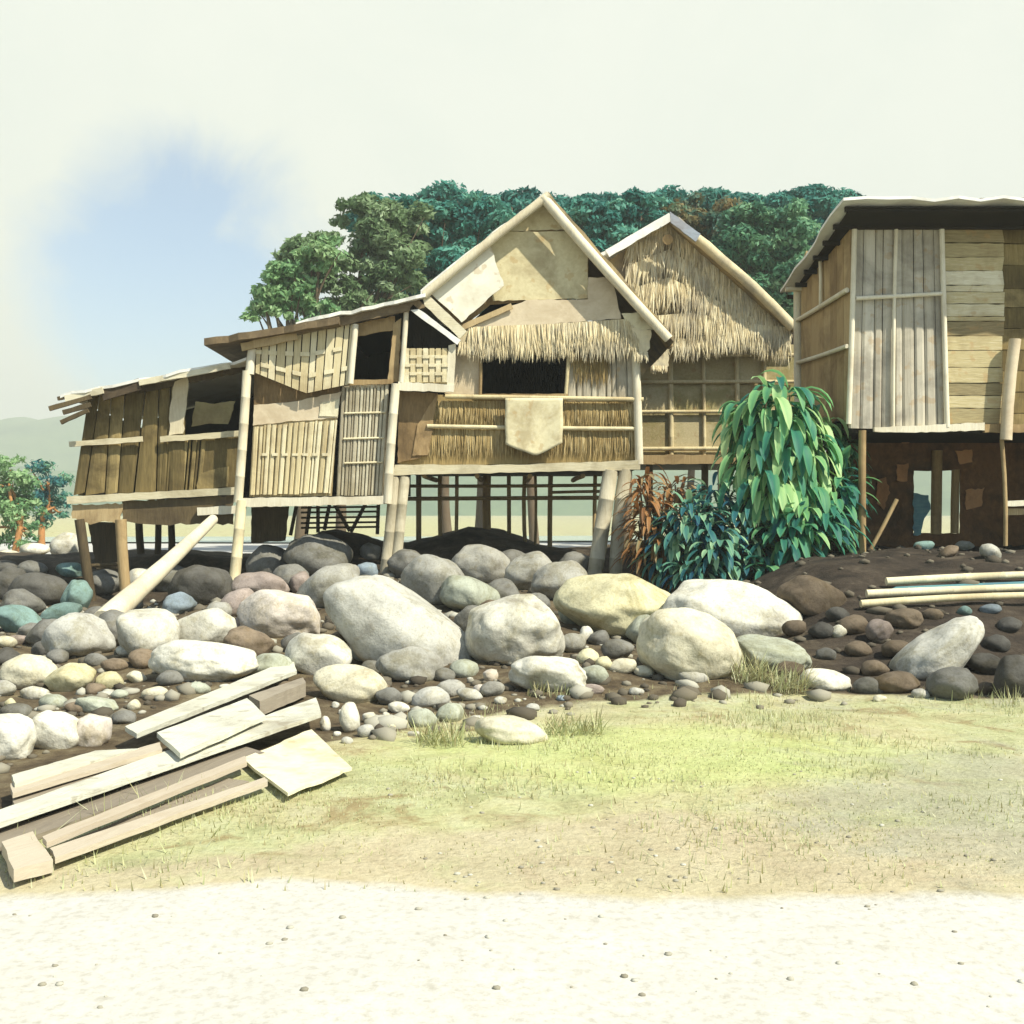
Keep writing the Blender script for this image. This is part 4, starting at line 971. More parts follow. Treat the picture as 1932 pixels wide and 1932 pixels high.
SMALL = [
 (692, 1078, 22, 18, 0, 'blue'), (700, 1042, 20, 18, 0, 'dgrey'), (567, 1101, 22, 24, 0, 'rose'), (1022, 1083, 19, 13, -20, 'cream'), (1175, 1258, 28, 16, -8, 'cream'), (1138, 1252, 18, 14, 0, 'yellow'),
 (1216, 1268, 20, 12, 4, 'cream'), (1307, 1277, 30, 15, 0, 'lgrey'), (1581, 1192, 16, 13, -10, 'white'), (1743, 1029, 20, 10, 0, 'teal'), (1790, 1042, 20, 12, -30, 'brown'), (1820, 1030, 18, 10, 0, 'lgrey'),
 (1868, 1042, 22, 15, 22, 'lgrey'), (1888, 1024, 10, 9, 0, 'white'), (1820, 1153, 14, 11, 0, 'teal'), (1870, 1150, 22, 10, 0, 'blue'), (34, 1208, 20, 11, 0, 'rose'), (66, 1309, 27, 14, 0, 'white'), (8, 1212, 22, 13, 0, 'cream'),
 (236, 1228, 17, 13, 0, 'white'), (257, 1278, 20, 12, 22, 'cream'), (292, 1308, 26, 13, -10, 'cream'), (372, 1299, 26, 13, 6, 'green'), (252, 1331, 13, 11, 0, 'cream'), (20, 1330, 12, 12, 0, 'yellow'), (430, 1300, 18, 9, 20, 'white'),
 (660, 1356, 20, 31, -8, 'white'), (753, 1336, 22, 12, 4, 'white'), (812, 1317, 37, 21, -6, 'lgrey'), (797, 1356, 30, 19, 8, 'green'), (697, 1354, 14, 12, 0, 'white'), (690, 1379, 16, 15, 0, 'lgrey'), (614, 1367, 11, 16, 0, 'white'),
 (850, 1346, 28, 20, -10, 'green'), (900, 1356, 14, 7, 4, 'white'), (886, 1312, 26, 13, 10, 'lgrey'), (945, 1322, 12, 8, 0, 'white'), (728, 1350, 8, 7, 0, 'white'), (740, 1372, 7, 6, 0, 'cream'), (633, 1330, 8, 7, 0, 'white'),
 (645, 1344, 7, 6, 0, 'white'), (636, 1385, 8, 6, 0, 'white'), (655, 1398, 12, 8, 0, 'lgrey'), (780, 1385, 12, 6, 0, 'white'), (925, 1275, 14, 13, 0, 'pink'), (838, 1275, 22, 15, 0, 'dgrey'), (905, 1300, 12, 10, 0, 'pink'),
 (684, 1232, 26, 18, 16, 'green'), (640, 1205, 22, 17, -20, 'brown'), (1105, 1195, 14, 14, 0, 'white'), (1110, 1240, 22, 16, 0, 'yellow'), (1090, 1120, 26, 16, 0, 'dgrey'), (960, 1128, 16, 12, 0, 'grey'), (925, 1150, 24, 20, 0, 'brown'),
 (1500, 1185, 22, 18, 0, 'brown'), (1620, 1225, 24, 16, 0, 'brown'), (1650, 1262, 26, 18, 0, 'brown'), (1560, 1235, 20, 14, 0, 'dgrey'), (1880, 1215, 26, 18, 0, 'dark'), (1905, 1180, 24, 16, 0, 'dark'), (1760, 1160, 20, 12, 0, 'brown'),
 (1580, 1160, 22, 15, 0, 'dark'), (1735, 1310, 18, 10, 0, 'lgrey'), (1860, 1300, 22, 14, 0, 'brown'), (215, 1150, 24, 18, 0, 'grey'), (110, 1240, 22, 16, 0, 'dgrey'), (12, 1240, 26, 18, 0, 'dark'), (215, 1255, 24, 14, 0, 'brown'),
 (330, 1200, 18, 20, 0, 'dgrey'), (445, 1225, 24, 18, 0, 'dgrey'), (455, 1180, 16, 22, 0, 'rose'), (180, 1300, 20, 12, 0, 'brown'), (225, 1310, 16, 10, 0, 'green'), (180, 1245, 22, 14, 0, 'dgrey'), (60, 1190, 24, 16, 0, 'dgrey'),
 (1005, 1335, 14, 8, 0, 'lgrey'), (1060, 1318, 12, 7, 0, 'blue'), (1120, 1300, 20, 10, 0, 'rose'), (1200, 1305, 16, 8, 0, 'lgrey'), (1660, 1318, 14, 7, 0, 'cream'), (720, 1300, 16, 10, 0, 'brown'), (1130, 1205, 20, 16, 0, 'dgrey'),
 (735, 1315, 26, 18, 0, 'dgrey'), (850, 1300, 28, 18, 0, 'grey'), (875, 1262, 28, 20, 0, 'green'), (930, 1300, 24, 16, 0, 'grey'), (1120, 1275, 30, 20, 0, 'green'), (1165, 1225, 30, 22, 0, 'dgrey'), (1080, 1215, 26, 20, 0, 'grey'),
 (1235, 1245, 24, 18, 0, 'green'), (560, 1215, 30, 22, 0, 'dgrey'), (700, 1262, 24, 18, 0, 'dgrey'), (545, 1300, 22, 14, 0, 'brown'), (270, 1245, 30, 20, 0, 'brown'), (205, 1285, 30, 18, 0, 'yellow'), (320, 1280, 26, 16, 0, 'dgrey'),
 (100, 1325, 28, 16, 0, 'green'), (30, 1345, 30, 18, 0, 'dgrey'), (145, 1335, 24, 14, 0, 'brown'), (235, 1355, 26, 14, 0, 'dgrey'), (5, 1300, 26, 18, 0, 'lgrey'), (330, 1235, 26, 22, 0, 'grey'), (180, 1165, 26, 20, 0, 'dgrey'),
 (415, 1155, 26, 20, 0, 'grey'), (245, 1140, 26, 18, 0, 'dgrey'), (60, 1075, 30, 18, 0, 'dgrey'), (10, 1072, 28, 16, 0, 'dark'), (1010, 1140, 30, 22, 0, 'dgrey'), (760, 1120, 26, 18, 0, 'dgrey'), (1120, 1110, 26, 20, 0, 'dgrey'),
 (1490, 1265, 30, 18, 0, 'brown'), (1610, 1180, 30, 20, 0, 'brown'), (1690, 1225, 30, 20, 0, 'brown'), (1550, 1190, 26, 18, 0, 'dark'), (1860, 1255, 34, 24, 0, 'dark'), (1640, 1295, 30, 18, 0, 'dgrey'),
]
cnames = {'white': 'white', 'cream': 'cream', 'yellow': 'yellowish', 'pink': 'pinkish', 'grey': 'grey', 'lgrey': 'light grey', 'green': 'greenish', 'dark': 'nearly black', 'dgrey': 'dark grey', 'teal': 'teal tinged',
          'blue': 'bluish', 'brown': 'brown', 'rose': 'brownish rose'}
for r in BIG:
    boxy = .5 if 'box' in r[6] or 'block' in r[6] else (.25 if 'loaf' in r[6] else 0)
    kk = 1.13 if r[5] in ('white', 'cream', 'yellow', 'green') else 1.08
    r = (r[0], r[1], r[2]*kk, r[3]*kk)+r[4:]
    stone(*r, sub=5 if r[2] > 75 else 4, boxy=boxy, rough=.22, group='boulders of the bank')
for i, r in enumerate(FAR): stone(*r, Y=24.5+i*.8, sub=3, group='boulders beyond the bank')
REF = ['largest boulder', 'pinkish loaf shaped boulder', 'slanting grey boulder', 'white sloping boulder', 'cream oval boulder', 'flat grey oval boulder', 'round boulder under the lean-to',
 'wide boulder under the lean-to', 'brownish rose boulder', 'boulder by the left stilts', 'middle boulder under the house', 'greenish boulder under the house', 'grey boulder under the house', 'boulder by the right stilts',
 'big round whitish boulder', 'low white boulder', 'large yellowish boulder', 'very wide white boulder', 'rounded cream boulder', 'squat greenish boulder', 'lone flat boulder', 'low white stone by grass',
 'long slanted grey boulder', 'round dark boulder at right', 'brown boulder below the poles', 'rose stone below the poles', 'brown earthy boulder', 'brown boulder at right', 'dark boulder at right edge',
 'boulder under the log', 'bright boulder beside the log', 'pale boulder at the post', 'wide boulder above the planks', 'cream boulder at left edge', 'yellowish boulder at left', 'small dark round boulder',
 'sloping teal boulder', 'flat teal boulder', 'big dark boulder at left', 'upright grey green boulder', 'small teal boulder', 'whitish boulder behind the log', 'bluish stone by the log', 'big shaded dark boulder',
 'boxy boulder at left edge', 'blocky boulder above the planks', 'pinkish boxy boulder', 'flat greenish stone', 'dark boulder at left edge', 'greenish boulder above planks']
REF += [None]*(len(BIG)-len(REF))
assert len(REF) == len(BIG)
def near_words(x, y):
    """what the stone lies beside: the closest big boulder and the side"""
    k = min((i for i in range(len(BIG)) if REF[i]), key=lambda i: math.hypot(BIG[i][0]-x, (BIG[i][1]-y)*1.3))
    dx, dy = x-BIG[k][0], (y-BIG[k][1])*1.3
    v = '' if abs(dy) < .4*abs(dx) else ('above' if dy < 0 else 'below')
    h = '' if abs(dx) < .4*abs(dy) else ('left' if dx < 0 else 'right')
    side = {('', 'left'): 'left of', ('', 'right'): 'right of', ('', ''): 'beside', ('above', ''): 'above', ('below', ''): 'below', ('above', 'left'): 'up left of', ('above', 'right'): 'up right of',
            ('below', 'left'): 'down left of', ('below', 'right'): 'down right of'}[(v, h)]
    return REF[k], side, math.hypot(dx, dy)
rows = []
for r in SMALL:
    ref, side, d = near_words(r[0], r[1])
    size = 'tiny' if r[2] < 13 else 'small' if r[2] < 21 else 'medium'
    rows.append([r, f"{size} {cnames[r[5]]} stone {side} the {ref}", d])
by = {}
for q in rows: by.setdefault(q[1], []).append(q)
for lab, qs in by.items():
    qs.sort(key=lambda q: q[2])
    words_ = {1: [''], 2: ['nearer ', 'farther '], 3: ['nearest ', 'middle ', 'farthest '], 4: ['nearest ', 'second nearest ', 'third nearest ', 'farthest ']}[len(qs)]
    for q, w_ in zip(qs, words_): q[1] = w_+q[1]
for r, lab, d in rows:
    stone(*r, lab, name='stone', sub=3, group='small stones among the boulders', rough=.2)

# gravel between the stones: too many to count
def gravel():
    D, F = ico(1); V = []; FF = []; T = []
    cnt = 0
    for k in range(3600):
        y = NR.uniform(5.6, 19.5); px = NR.uniform(-80, 2000); x = (px-966)/966*K*y
        ed = float(np.interp(x, EX, EY))
        if x > 2.6 and NR.random() < .75: continue
        if y < ed-.5 or (y < ed+.6 and NR.random() < .5): continue
        pyy = 966+(EYE-float(H(x, y)))/y/K*966
        if px < 690 and pyy > 1462-px*.425: continue
        s = float(NR.gamma(2.0, .017))+.012; s = min(s, .11)
        R = np.array(Matrix.Rotation(NR.uniform(0, 6.28), 3, 'Z'))
        q = D*(1+NR.uniform(-.22, .22, (len(D), 1)))*np.array([s*NR.uniform(.8, 1.5), s*NR.uniform(.8, 1.3), s*NR.uniform(.5, .8)])
        V.append((R@q.T).T+np.array([x, y, float(H(x, y))+s*.2])); FF.append(F+cnt*len(D)); T.append(np.full(len(D), NR.random()*(.5 if x > 3 else .85 if s > .07 else .95))); cnt += 1  # gravel on the right bank darkened for its shade too
    for k in range(240):
        y = NR.uniform(3.9, 7.5); px = NR.uniform(-40, 1980); x = (px-966)/966*K*y
        if px < 690 and y > 4.9: continue
        s = min(.014, float(NR.gamma(1.6, .0045))+.003)
        q = D*(1+NR.uniform(-.22, .22, (len(D), 1)))*np.array([s*1.2, s, s*.6])
        V.append(q+np.array([x, y, float(H(x, y))+s*.2])); FF.append(F+cnt*len(D)); T.append(np.full(len(D), NR.uniform(.55, 1.0))); cnt += 1
    me = np_mesh('gravel', np.concatenate(V), np.concatenate(FF), np.concatenate(T), smooth=True)
    m, nt, bs, out = nodes_of('gravel stone'); at = N(nt, 'Attribute', attribute_name='tint')
    nt.links.new(ramp(nt, [(0, (.06, .05, .035)), (.4, (.15, .13, .09)), (.7, (.30, .28, .21)), (1, (.50, .49, .40))], at.outputs['Fac']).outputs[0], bs.inputs['Base Color']); bs.inputs['Roughness'].default_value = .9
    tag(link_mesh('gravel', me, m), kind='stuff')
gravel()

# ------------------------------------------------------------------ pile of planks in the foreground
def G(px, py, z):
    Y = (EYE-z)/(K*(py-966)/966); return Vector(((px-966)/966*K*Y, Y, z))
def lying(poly, z0, z1, t, name, mat, label, cat='plank', group='planks in the pile', amp=.006, tint=.6, sub=10):
    """board lying on the pile: corners by photo point, height z0 at the first edge (corners 0,3), z1 at the second (1,2)"""
    z0, z1 = z0*.62, z1*.62
    zs = [z0, z1, z1, z0]; c = [G(p[0], p[1], z) for p, z in zip(poly, zs)]
    pts = []
    for i in range(4):
        a, b_ = c[i], c[(i+1) % 4]; k = sub if i % 2 == 0 else 3
        d = (b_-a).normalized(); nrm = Vector((-d.y, d.x, 0))
        for j in range(k):
            pts.append(a.lerp(b_, j/k)+nrm*(RNG.uniform(-amp, amp) if j else 0))
    b = MB(); b.prism(pts, (0, 0, -t), tint)
    return solo(name, b, M[mat], label, cat, c[3], group)
PW = 'wood_pale'
lying([(236, 1371), (553, 1241), (559, 1268), (262, 1384)], .22, .30, .05, 'plank', 'plank_pale', 'topmost long pale plank of the pile, reaching up to the boulders') if False else None
M['plank_pale'] = fibre('bleached planks', (.36, .34, .25), (.54, .53, .41), (.66, .66, .54), stretch=(.9, 15, 15), rotz=-73.7, stain=(.22, .18, .12), stain_amt=.5, bump=.5, spots=(.20, .15, .09))
M['plank_buff'] = fibre('buff planks', (.28, .23, .15), (.44, .37, .27), (.55, .50, .38), stretch=(.9, 15, 15), rotz=-73.7, stain=(.34, .25, .14), stain_amt=.4, bump=.25)
M['plank_shadow'] = fibre('shade darkened planks', (.14, .12, .09), (.26, .22, .16), (.40, .35, .26), stretch=(.9, 15, 15), rotz=-73.7, stain=(.1, .08, .06), stain_amt=.4, bump=.25)  # darker copy of the planks, shade in the pile put into the colour
lying([(236, 1370), (553, 1242), (560, 1265), (258, 1384)], .26, .30, .035, 'plank', 'plank_pale', 'topmost long pale plank of the pile, reaching up to the boulders', tint=.75)
lying([(470, 1312), (572, 1278), (577, 1288), (490, 1323)], .30, .32, .12, 'plank', 'plank_shadow', 'short thick plank end with a brown side at the far end of the pile', tint=.8)
lying([(296, 1382), (466, 1317), (501, 1350), (340, 1421)], .30, .33, .035, 'plank', 'plank_pale', 'short wide pale board lying across the middle of the pile', tint=.95)
lying([(-30, 1538), (596, 1316), (606, 1346), (-30, 1562)], .16, .25, .03, 'plank', 'plank_pale', 'longest pale plank running the whole length of the pile', tint=.85, sub=18)
lying([(20, 1478), (302, 1400), (306, 1413), (24, 1496)], .20, .24, .03, 'plank', 'plank_buff', 'narrow buff plank in the upper left of the pile', tint=.7)
lying([(22, 1462), (180, 1416), (262, 1412), (28, 1478)], .24, .24, .03, 'plank', 'plank_pale', 'flat pale board under the narrow buff plank', tint=.6)
lying([(24, 1502), (300, 1428), (330, 1438), (30, 1528)], .12, .18, .03, 'plank', 'plank_shadow', 'greyish plank between the narrow buff plank and the longest one', tint=.6)
lying([(-30, 1580), (462, 1408), (500, 1420), (-30, 1610)], .05, .12, .03, 'plank', 'plank_shadow', 'brown plank darkened for shade, lying low under the longest pale plank', tint=.35, sub=16)
lying([(80, 1578), (462, 1426), (466, 1437), (88, 1589)], .15, .18, .03, 'plank', 'plank_buff', 'thin bowed buff lath in the lower half of the pile', tint=.6)
lying([(94, 1600), (500, 1466), (505, 1474), (104, 1618)], .10, .14, .03, 'plank', 'plank_buff', 'lowest long buff plank of the pile, nearest the grass', tint=.75)
lying([(120, 1590), (430, 1468), (470, 1474), (130, 1600)], .04, .06, .04, 'plank', 'plank_shadow', 'brown plank half hidden between the two lowest buff ones', tint=.6)
lying([(458, 1430), (588, 1376), (664, 1448), (543, 1496)], .12, .11, .02, 'sheet', 'sheet', 'square yellowish sheet at the right end of the plank pile', cat='sheet', group=None, tint=.95, amp=.02)
lying([(3, 1588), (62, 1568), (100, 1622), (26, 1640)], .13, .10, .06, 'beam', 'plank_buff', 'thick buff beam end at the lower left corner of the plank pile', cat='beam', group=None, tint=.8, sub=3)

# ------------------------------------------------------------------ plants
def leaf_blade(Vs, Fs, Ts, base, dirv, L, w, droop, tint, n=6, fold=.25):
    """one long leaf: arches out and hangs down, folded along the midrib"""
    d = Vector(dirv).normalized(); p = Vector(base); st = L/n
    side0 = d.cross(Vector((0, 0, 1)))
    side0 = side0.normalized() if side0.length > 1e-3 else Vector((1, 0, 0))
    b0 = len(Vs)
    for i in range(n+1):
        u = i/n
        prof = math.sin(math.pi*min(1, (u*.92+.06)))**.8 if u < 1 else 0.02
        up = side0.cross(d).normalized()
        hw = w*.5*prof
        Vs.append(p-side0*hw+up*hw*fold); Vs.append(p-up*hw*.1); Vs.append(p+side0*hw+up*hw*fold)
        Ts.extend([tint+.08, tint-.16, tint+.08])
        d = (d+Vector((0, 0, -droop/n))).normalized(); p = p+d*st
    for i in range(n):
        a = b0+i*3
        Fs.append((a, a+1, a+4, a+3)); Fs.append((a+1, a+2, a+5, a+4))

def bush(name, px, py_base, Y, blobs, nleaf, L, w, mat, label, stemmat='bark', tr=(.1, 1), droop=(1.2, 2.4), group=None, seed=1, toward=.35):
    rs = random.Random(seed)
    q = P(px, py_base, Y); q.z = float(H(q.x, q.y))
    root = thing(name, q, label, 'plant' if 'fern' not in name else 'fern', group)
    b = MB(); Vs, Fs, Ts = [], [], []
    tot = sum(bl[2]*bl[3] for bl in blobs)
    for (cx, cy, rx, ry, dy) in blobs:
        c = P(cx, cy, Y+dy); sx = rx*K*Y/966; sz = ry*K*Y/966; sy = min(sx, sz)*.8
        # stems that carry the leaves
        for k in range(4):
            e = c+Vector((rs.uniform(-.6, .6)*sx, rs.uniform(-.4, .4)*sy, rs.uniform(-.1, .7)*sz))
            b.tube(q+Vector((rs.uniform(-.15, .15), rs.uniform(-.1, .1), -.05)), e, .035, .012, 6, rs.random(), .10, 0, 6)
        for k in range(int(nleaf*rx*ry/tot)):
            while True:
                v = Vector((rs.uniform(-1, 1), rs.uniform(-1, 1), rs.uniform(-1, 1)))
                if .1 < v.length < 1: break
            v = v.normalized()*(v.length**.45)
            v = v*rs.choice((.55, .8, .9, 1.0, 1.0, 1.12, 1.28)); base = c+Vector((v.x*sx*.82, v.y*sy, v.z*sz*.86))
            d = Vector((v.x*1.0+rs.gauss(0, .35), v.y-toward*rs.random(), .35+.4*v.z+rs.gauss(0, .25)))
            leaf_blade(Vs, Fs, Ts, base, d, L*rs.uniform(.6, 1.25), w*rs.uniform(.7, 1.25), rs.uniform(*droop), rs.uniform(*tr))
    b.build('stem', M[stemmat], root)
    V = np.array([tuple(v-q) for v in Vs]); me = np_mesh('foliage', V, np.array(Fs), np.array(Ts), smooth=True)
    link_mesh('foliage', me, M[mat], root)
    return root
bush('leafy_bush', 1460, 1085, 17.2, [(1465, 770, 62, 55, 0), (1425, 845, 58, 65, .1), (1490, 845, 66, 78, 0), (1530, 830, 40, 60, .3), (1450, 920, 58, 60, -.1), (1505, 925, 56, 60, 0), (1405, 790, 28, 40, .2)], 760, .62, .135,
     'leaf_fresh', 'tall bush of long drooping bright green leaves in front of the thatched hut', seed=3, tr=(.2, 1.1), droop=(2.2, 3.8))
bush('shrub', 1320, 1095, 16.9, [(1305, 985, 62, 42, 0), (1262, 1045, 42, 48, .1), (1350, 1040, 52, 55, -.15), (1400, 1000, 48, 42, .1), (1425, 1070, 50, 42, 0), (1345, 935, 40, 26, .3), (1310, 1080, 45, 26, -.3)], 900, .38, .085,
     'leaf_blue', 'blue green small leaved shrub at the lower left of the tall bush', seed=5, tr=(0, 1.05))
bush('dry_fern', 1235, 1090, 17.3, [(1225, 980, 38, 45, 0), (1235, 1040, 45, 50, 0), (1215, 930, 20, 40, .2), (1275, 930, 35, 25, .4)], 420, .42, .06,
     'leaf_dry', 'rust brown dry fern beside the right stilts of the gabled house', seed=7, tr=(.2, 1))
bush('undergrowth_plant', 1530, 1075, 16.8, [(1525, 985, 60, 45, 0), (1490, 1020, 50, 40, -.1), (1560, 960, 45, 55, .3), (1450, 1080, 30, 35, -.2), (1585, 920, 32, 50, .5)], 380, .5, .11,
     'leaf_fresh', 'mid green drooping plant at the lower right of the tall bush', seed=9, tr=(.0, .8))
bush('climbing_plant', 1590, 1060, 17.6, [(1585, 850, 30, 40, 0), (1600, 910, 24, 55, 0), (1575, 1000, 30, 45, 0)], 230, .30, .09,
     'leaf_pale', 'dark green plant growing at the corner stilt of the grey board house', seed=13, tr=(.0, .5))

# trees -----------------------------------------------------------
def leaf_cloud(centres, radii, n_each, size, seed, tr=(0, 1)):
    n_each = [int(v*5.5) for v in n_each]; size *= .85
    rs = np.random.default_rng(seed); Vs = []; Ts = []
    for c, r, n in zip(centres, radii, n_each):
        d = rs.normal(size=(n, 3)); d /= np.linalg.norm(d, axis=1)[:, None]
        rad = rs.random(n)**.5
        p = np.array(c)+d*rad[:, None]*np.array(r)
        s = size*rs.uniform(.55, 1.35, n)
        nrm = d*.55+rs.normal(size=(n, 3))*.6+np.array([0, -.15, .45]); nrm /= np.linalg.norm(nrm, axis=1)[:, None]
        t = np.cross(nrm, rs.normal(size=(n, 3))); t /= np.linalg.norm(t, axis=1)[:, None]
        u = np.cross(nrm, t)
        q = np.stack([p-t*s[:, None], p-u*s[:, None]*.42+nrm*s[:, None]*.08, p+t*s[:, None], p+u*s[:, None]*.42+nrm*s[:, None]*.08], 1)
        Vs.append(q.reshape(-1, 3))
        base = rs.uniform(*tr)
        Ts.append(np.repeat(np.clip(base*.65+rs.random(n)*.35, 0, 1), 4))
    V = np.concatenate(Vs); T = np.concatenate(Ts)
    return V, np.arange(len(V)).reshape(-1, 4), T

def tree(px, Y, blobs, mat, label, n_clump, n_leaf, size, name='tree', seed=1, bark='bark', tr=(0, 1), trunk_w=.22, group='trees behind the houses', base_py=None):
    rs = random.Random(seed)
    q = P(px, 900, Y); q.z = float(H(q.x, q.y))
    root = thing(name, q, label, 'tree', group)
    b = MB(); cs = []; rr = []; ne = []
    tops = []
    area = sum(bl[2]*bl[3] for bl in blobs)
    for (cx, cy, rx, ry, dy) in blobs:
        c = P(cx, cy, Y+dy); s = K*Y/966; sx, sz = rx*s, ry*s; sy = (sx+sz)*.45
        tops.append((c, sx, sz))
        for k in range(max(3, int(n_clump*rx*ry/area))):
            v = Vector((rs.gauss(0, 1), rs.gauss(0, 1), rs.gauss(0, 1))).normalized()*(rs.random()**.4)
            e = c+Vector((v.x*sx*.9, v.y*sy*.9, v.z*sz*.9))
            r0 = rs.uniform(.38, .85)*min(1.1, max(.35, min(sx, sz)*.55))
            cs.append(tuple(e-q)); rr.append((r0*1.25, r0*1.1, r0*.75)); ne.append(int(n_leaf*rs.uniform(.6, 1.4)*r0*r0/.4))
    h0 = min(t[0].z-t[2]*.6 for t in tops)
    fork = Vector((q.x+rs.uniform(-.3, .3), q.y, max(q.z+1.2, min(h0, q.z+4))))
    b.tube(q-Vector((0, 0, .2)), fork, trunk_w, trunk_w*.75, 10, .5, .12, 0, 8)
    for c, sx, sz in tops:
        e = c+Vector((0, 0, sz*.3)); b.tube(fork, e, trunk_w*.55, .04, 7, .5, .35, 0, 8)
        for k in range(4):
            m = fork.lerp(e, rs.uniform(.45, .95)); t = c+Vector((rs.uniform(-.85, .85)*sx, rs.uniform(-.5, .5)*sx, rs.uniform(-.5, .8)*sz))
            b.tube(m, t, .06, .015, 5, .4, .12, 0, 5)
    b.build('trunk', M[bark], root)
    V, F, T = leaf_cloud(cs, rr, ne, size, seed+100, tr)
    link_mesh('crown', np_mesh('crown', V, F, T), M[mat], root)
    return root
tree(640, 43, [(590, 500, 75, 60, 0), (530, 560, 58, 38, -.5), (690, 430, 80, 58, .5), (640, 570, 90, 36, 0), (500, 575, 30, 22, 0), (545, 490, 40, 35, .5), (740, 500, 80, 60, 1), (690, 560, 110, 40, .5), (760, 410, 60, 42, 1)], 'leaf_olive',
     'olive green tree rising left of the gable, its pale crown against the sky', 150, 95, .17, seed=21, tr=(.25, 1.05))
tree(560, 41, [(545, 540, 62, 48, 0), (600, 590, 70, 34, 0), (500, 580, 40, 30, -.3), (600, 480, 55, 42, 0)], 'leaf_pale', 'pale green tree lowest and nearest above the lean-to roof', 100, 80, .16, seed=29, tr=(.35, 1))
tree(850, 46, [(800, 425, 85, 58, 0), (890, 410, 90, 50, 0), (850, 520, 120, 75, 0), (760, 540, 90, 50, 0)], 'leaf_teal',
     'deep blue green tree directly behind the left slope of the gable', 150, 110, .18, seed=22)
tree(1010, 48, [(965, 405, 80, 48, 0), (1085, 415, 80, 55, 0), (1000, 520, 120, 80, 0), (1110, 490, 70, 60, 0)], 'leaf_teal', 'blue green tree behind the peak of the gable', 110, 100, .18, seed=23, tr=(0, .7))
tree(1180, 46, [(1130, 420, 75, 52, 0), (1210, 410, 80, 48, .5), (1180, 490, 100, 70, 0)], 'leaf_teal', 'dark teal tree between the gable and the ridge of the thatched hut', 130, 105, .18, seed=24)
tree(1350, 47, [(1330, 430, 90, 60, 0), (1390, 490, 80, 70, 0), (1330, 540, 100, 70, 0), (1290, 400, 50, 38, 0)], 'leaf_rust', 'rust tinged green tree behind the right slope of the thatched hut', 130, 105, .18, seed=25, tr=(.2, 1))
tree(1470, 44, [(1450, 425, 85, 62, 0), (1490, 520, 75, 80, 0), (1430, 580, 90, 70, 0), (1400, 470, 70, 70, .5)], 'leaf_jade', 'jade green tree beside the eave of the grey board house', 110, 90, .17, seed=26, tr=(.2, 1))
tree(1590, 49, [(1560, 400, 80, 38, 0), (1640, 430, 90, 50, 0), (1570, 480, 90, 70, 0), (1560, 580, 80, 80, 0)], 'leaf_teal', 'blue green tree partly hidden by the roof of the grey board house', 120, 100, .18, seed=27)
tree(900, 53, [(740, 430, 90, 72, 0), (850, 420, 100, 66, 0), (960, 425, 100, 72, 0), (860, 520, 140, 80, 0), (1060, 440, 90, 80, 0)], 'leaf_teal', 'farthest dark teal tree filling the gaps left of the gable peak', 190, 100, .2, seed=41, tr=(0, .6))
tree(1300, 54, [(1140, 425, 90, 72, 0), (1250, 420, 90, 66, 0), (1360, 425, 100, 70, 0), (1480, 420, 100, 68, 0), (1560, 430, 90, 80, 0), (1400, 530, 140, 90, 0)], 'leaf_teal', 'farthest dark teal tree filling the gaps behind the thatched hut', 220, 100, .2, seed=42, tr=(0, .65))
# small trees across the field at the left
tree(80, 46, [(88, 915, 42, 48, 0), (70, 955, 44, 40, 0), (105, 965, 26, 30, 0)], 'leaf_blue', 'small bluish tree with an orange trunk at the left across the field', 40, 60, .13, name='small_tree', seed=31, bark='bark_rust', trunk_w=.16, group='small trees across the field', tr=(.1, .8))
tree(25, 44, [(20, 900, 48, 46, 0), (30, 960, 55, 50, 0), (5, 1005, 45, 35, 0), (45, 1005, 30, 28, 0)], 'leaf_pale', 'small green tree at the left edge across the field', 55, 65, .13, name='small_tree', seed=32, bark='bark_rust', trunk_w=.16, group='small trees across the field')

# grass -----------------------------------------------------------
def grass():
    Vs = []; Ts = []
    n = 52000
    y = 5.1+(NR.random(n)**1.3)*6.3; px = NR.uniform(-60, 1990, n); x = (px-966)/966*K*y
    ed = np.interp(x, EX, EY)
    dens = np.clip(.45+.75*np.sin(x*1.9+np.sin(y*2.3)*1.5)*np.sin(y*1.7+x*.6), 0, 1)*sstep(5.0, 7.2, y)
    keep = (y < ed+NR.normal(0, .25, n)) & (NR.random(n) < .04+.9*dens)
    x, y = x[keep], y[keep]; n = len(x)
    z = H(x, y); h = NR.uniform(.010, .036, n)*(1+.8*np.sin(x*2.3+y))
    tall = (np.abs(y-np.interp(x, EX, EY)) < .5) & (NR.random(n) < .4); h = np.where(tall, h*3.0, np.abs(h)+.008)
    a = NR.uniform(0, 6.28, n); w = NR.uniform(.003, .006, n); le = NR.normal(0, .6, n)
    bx, by = np.cos(a)*w, np.sin(a)*w
    tipx = x+np.cos(a+1.5)*h*le; tipy = y+np.sin(a+1.5)*h*le
    V = np.stack([np.stack([x-bx, y-by, z-.004], 1), np.stack([x+bx, y+by, z-.004], 1), np.stack([tipx, tipy, z+h], 1)], 1).reshape(-1, 3)
    T = np.repeat(NR.random(n), 3)
    tag(link_mesh('grass', np_mesh('grass', V, np.arange(len(V)).reshape(-1, 3), T), M['grass']), kind='stuff')
grass()
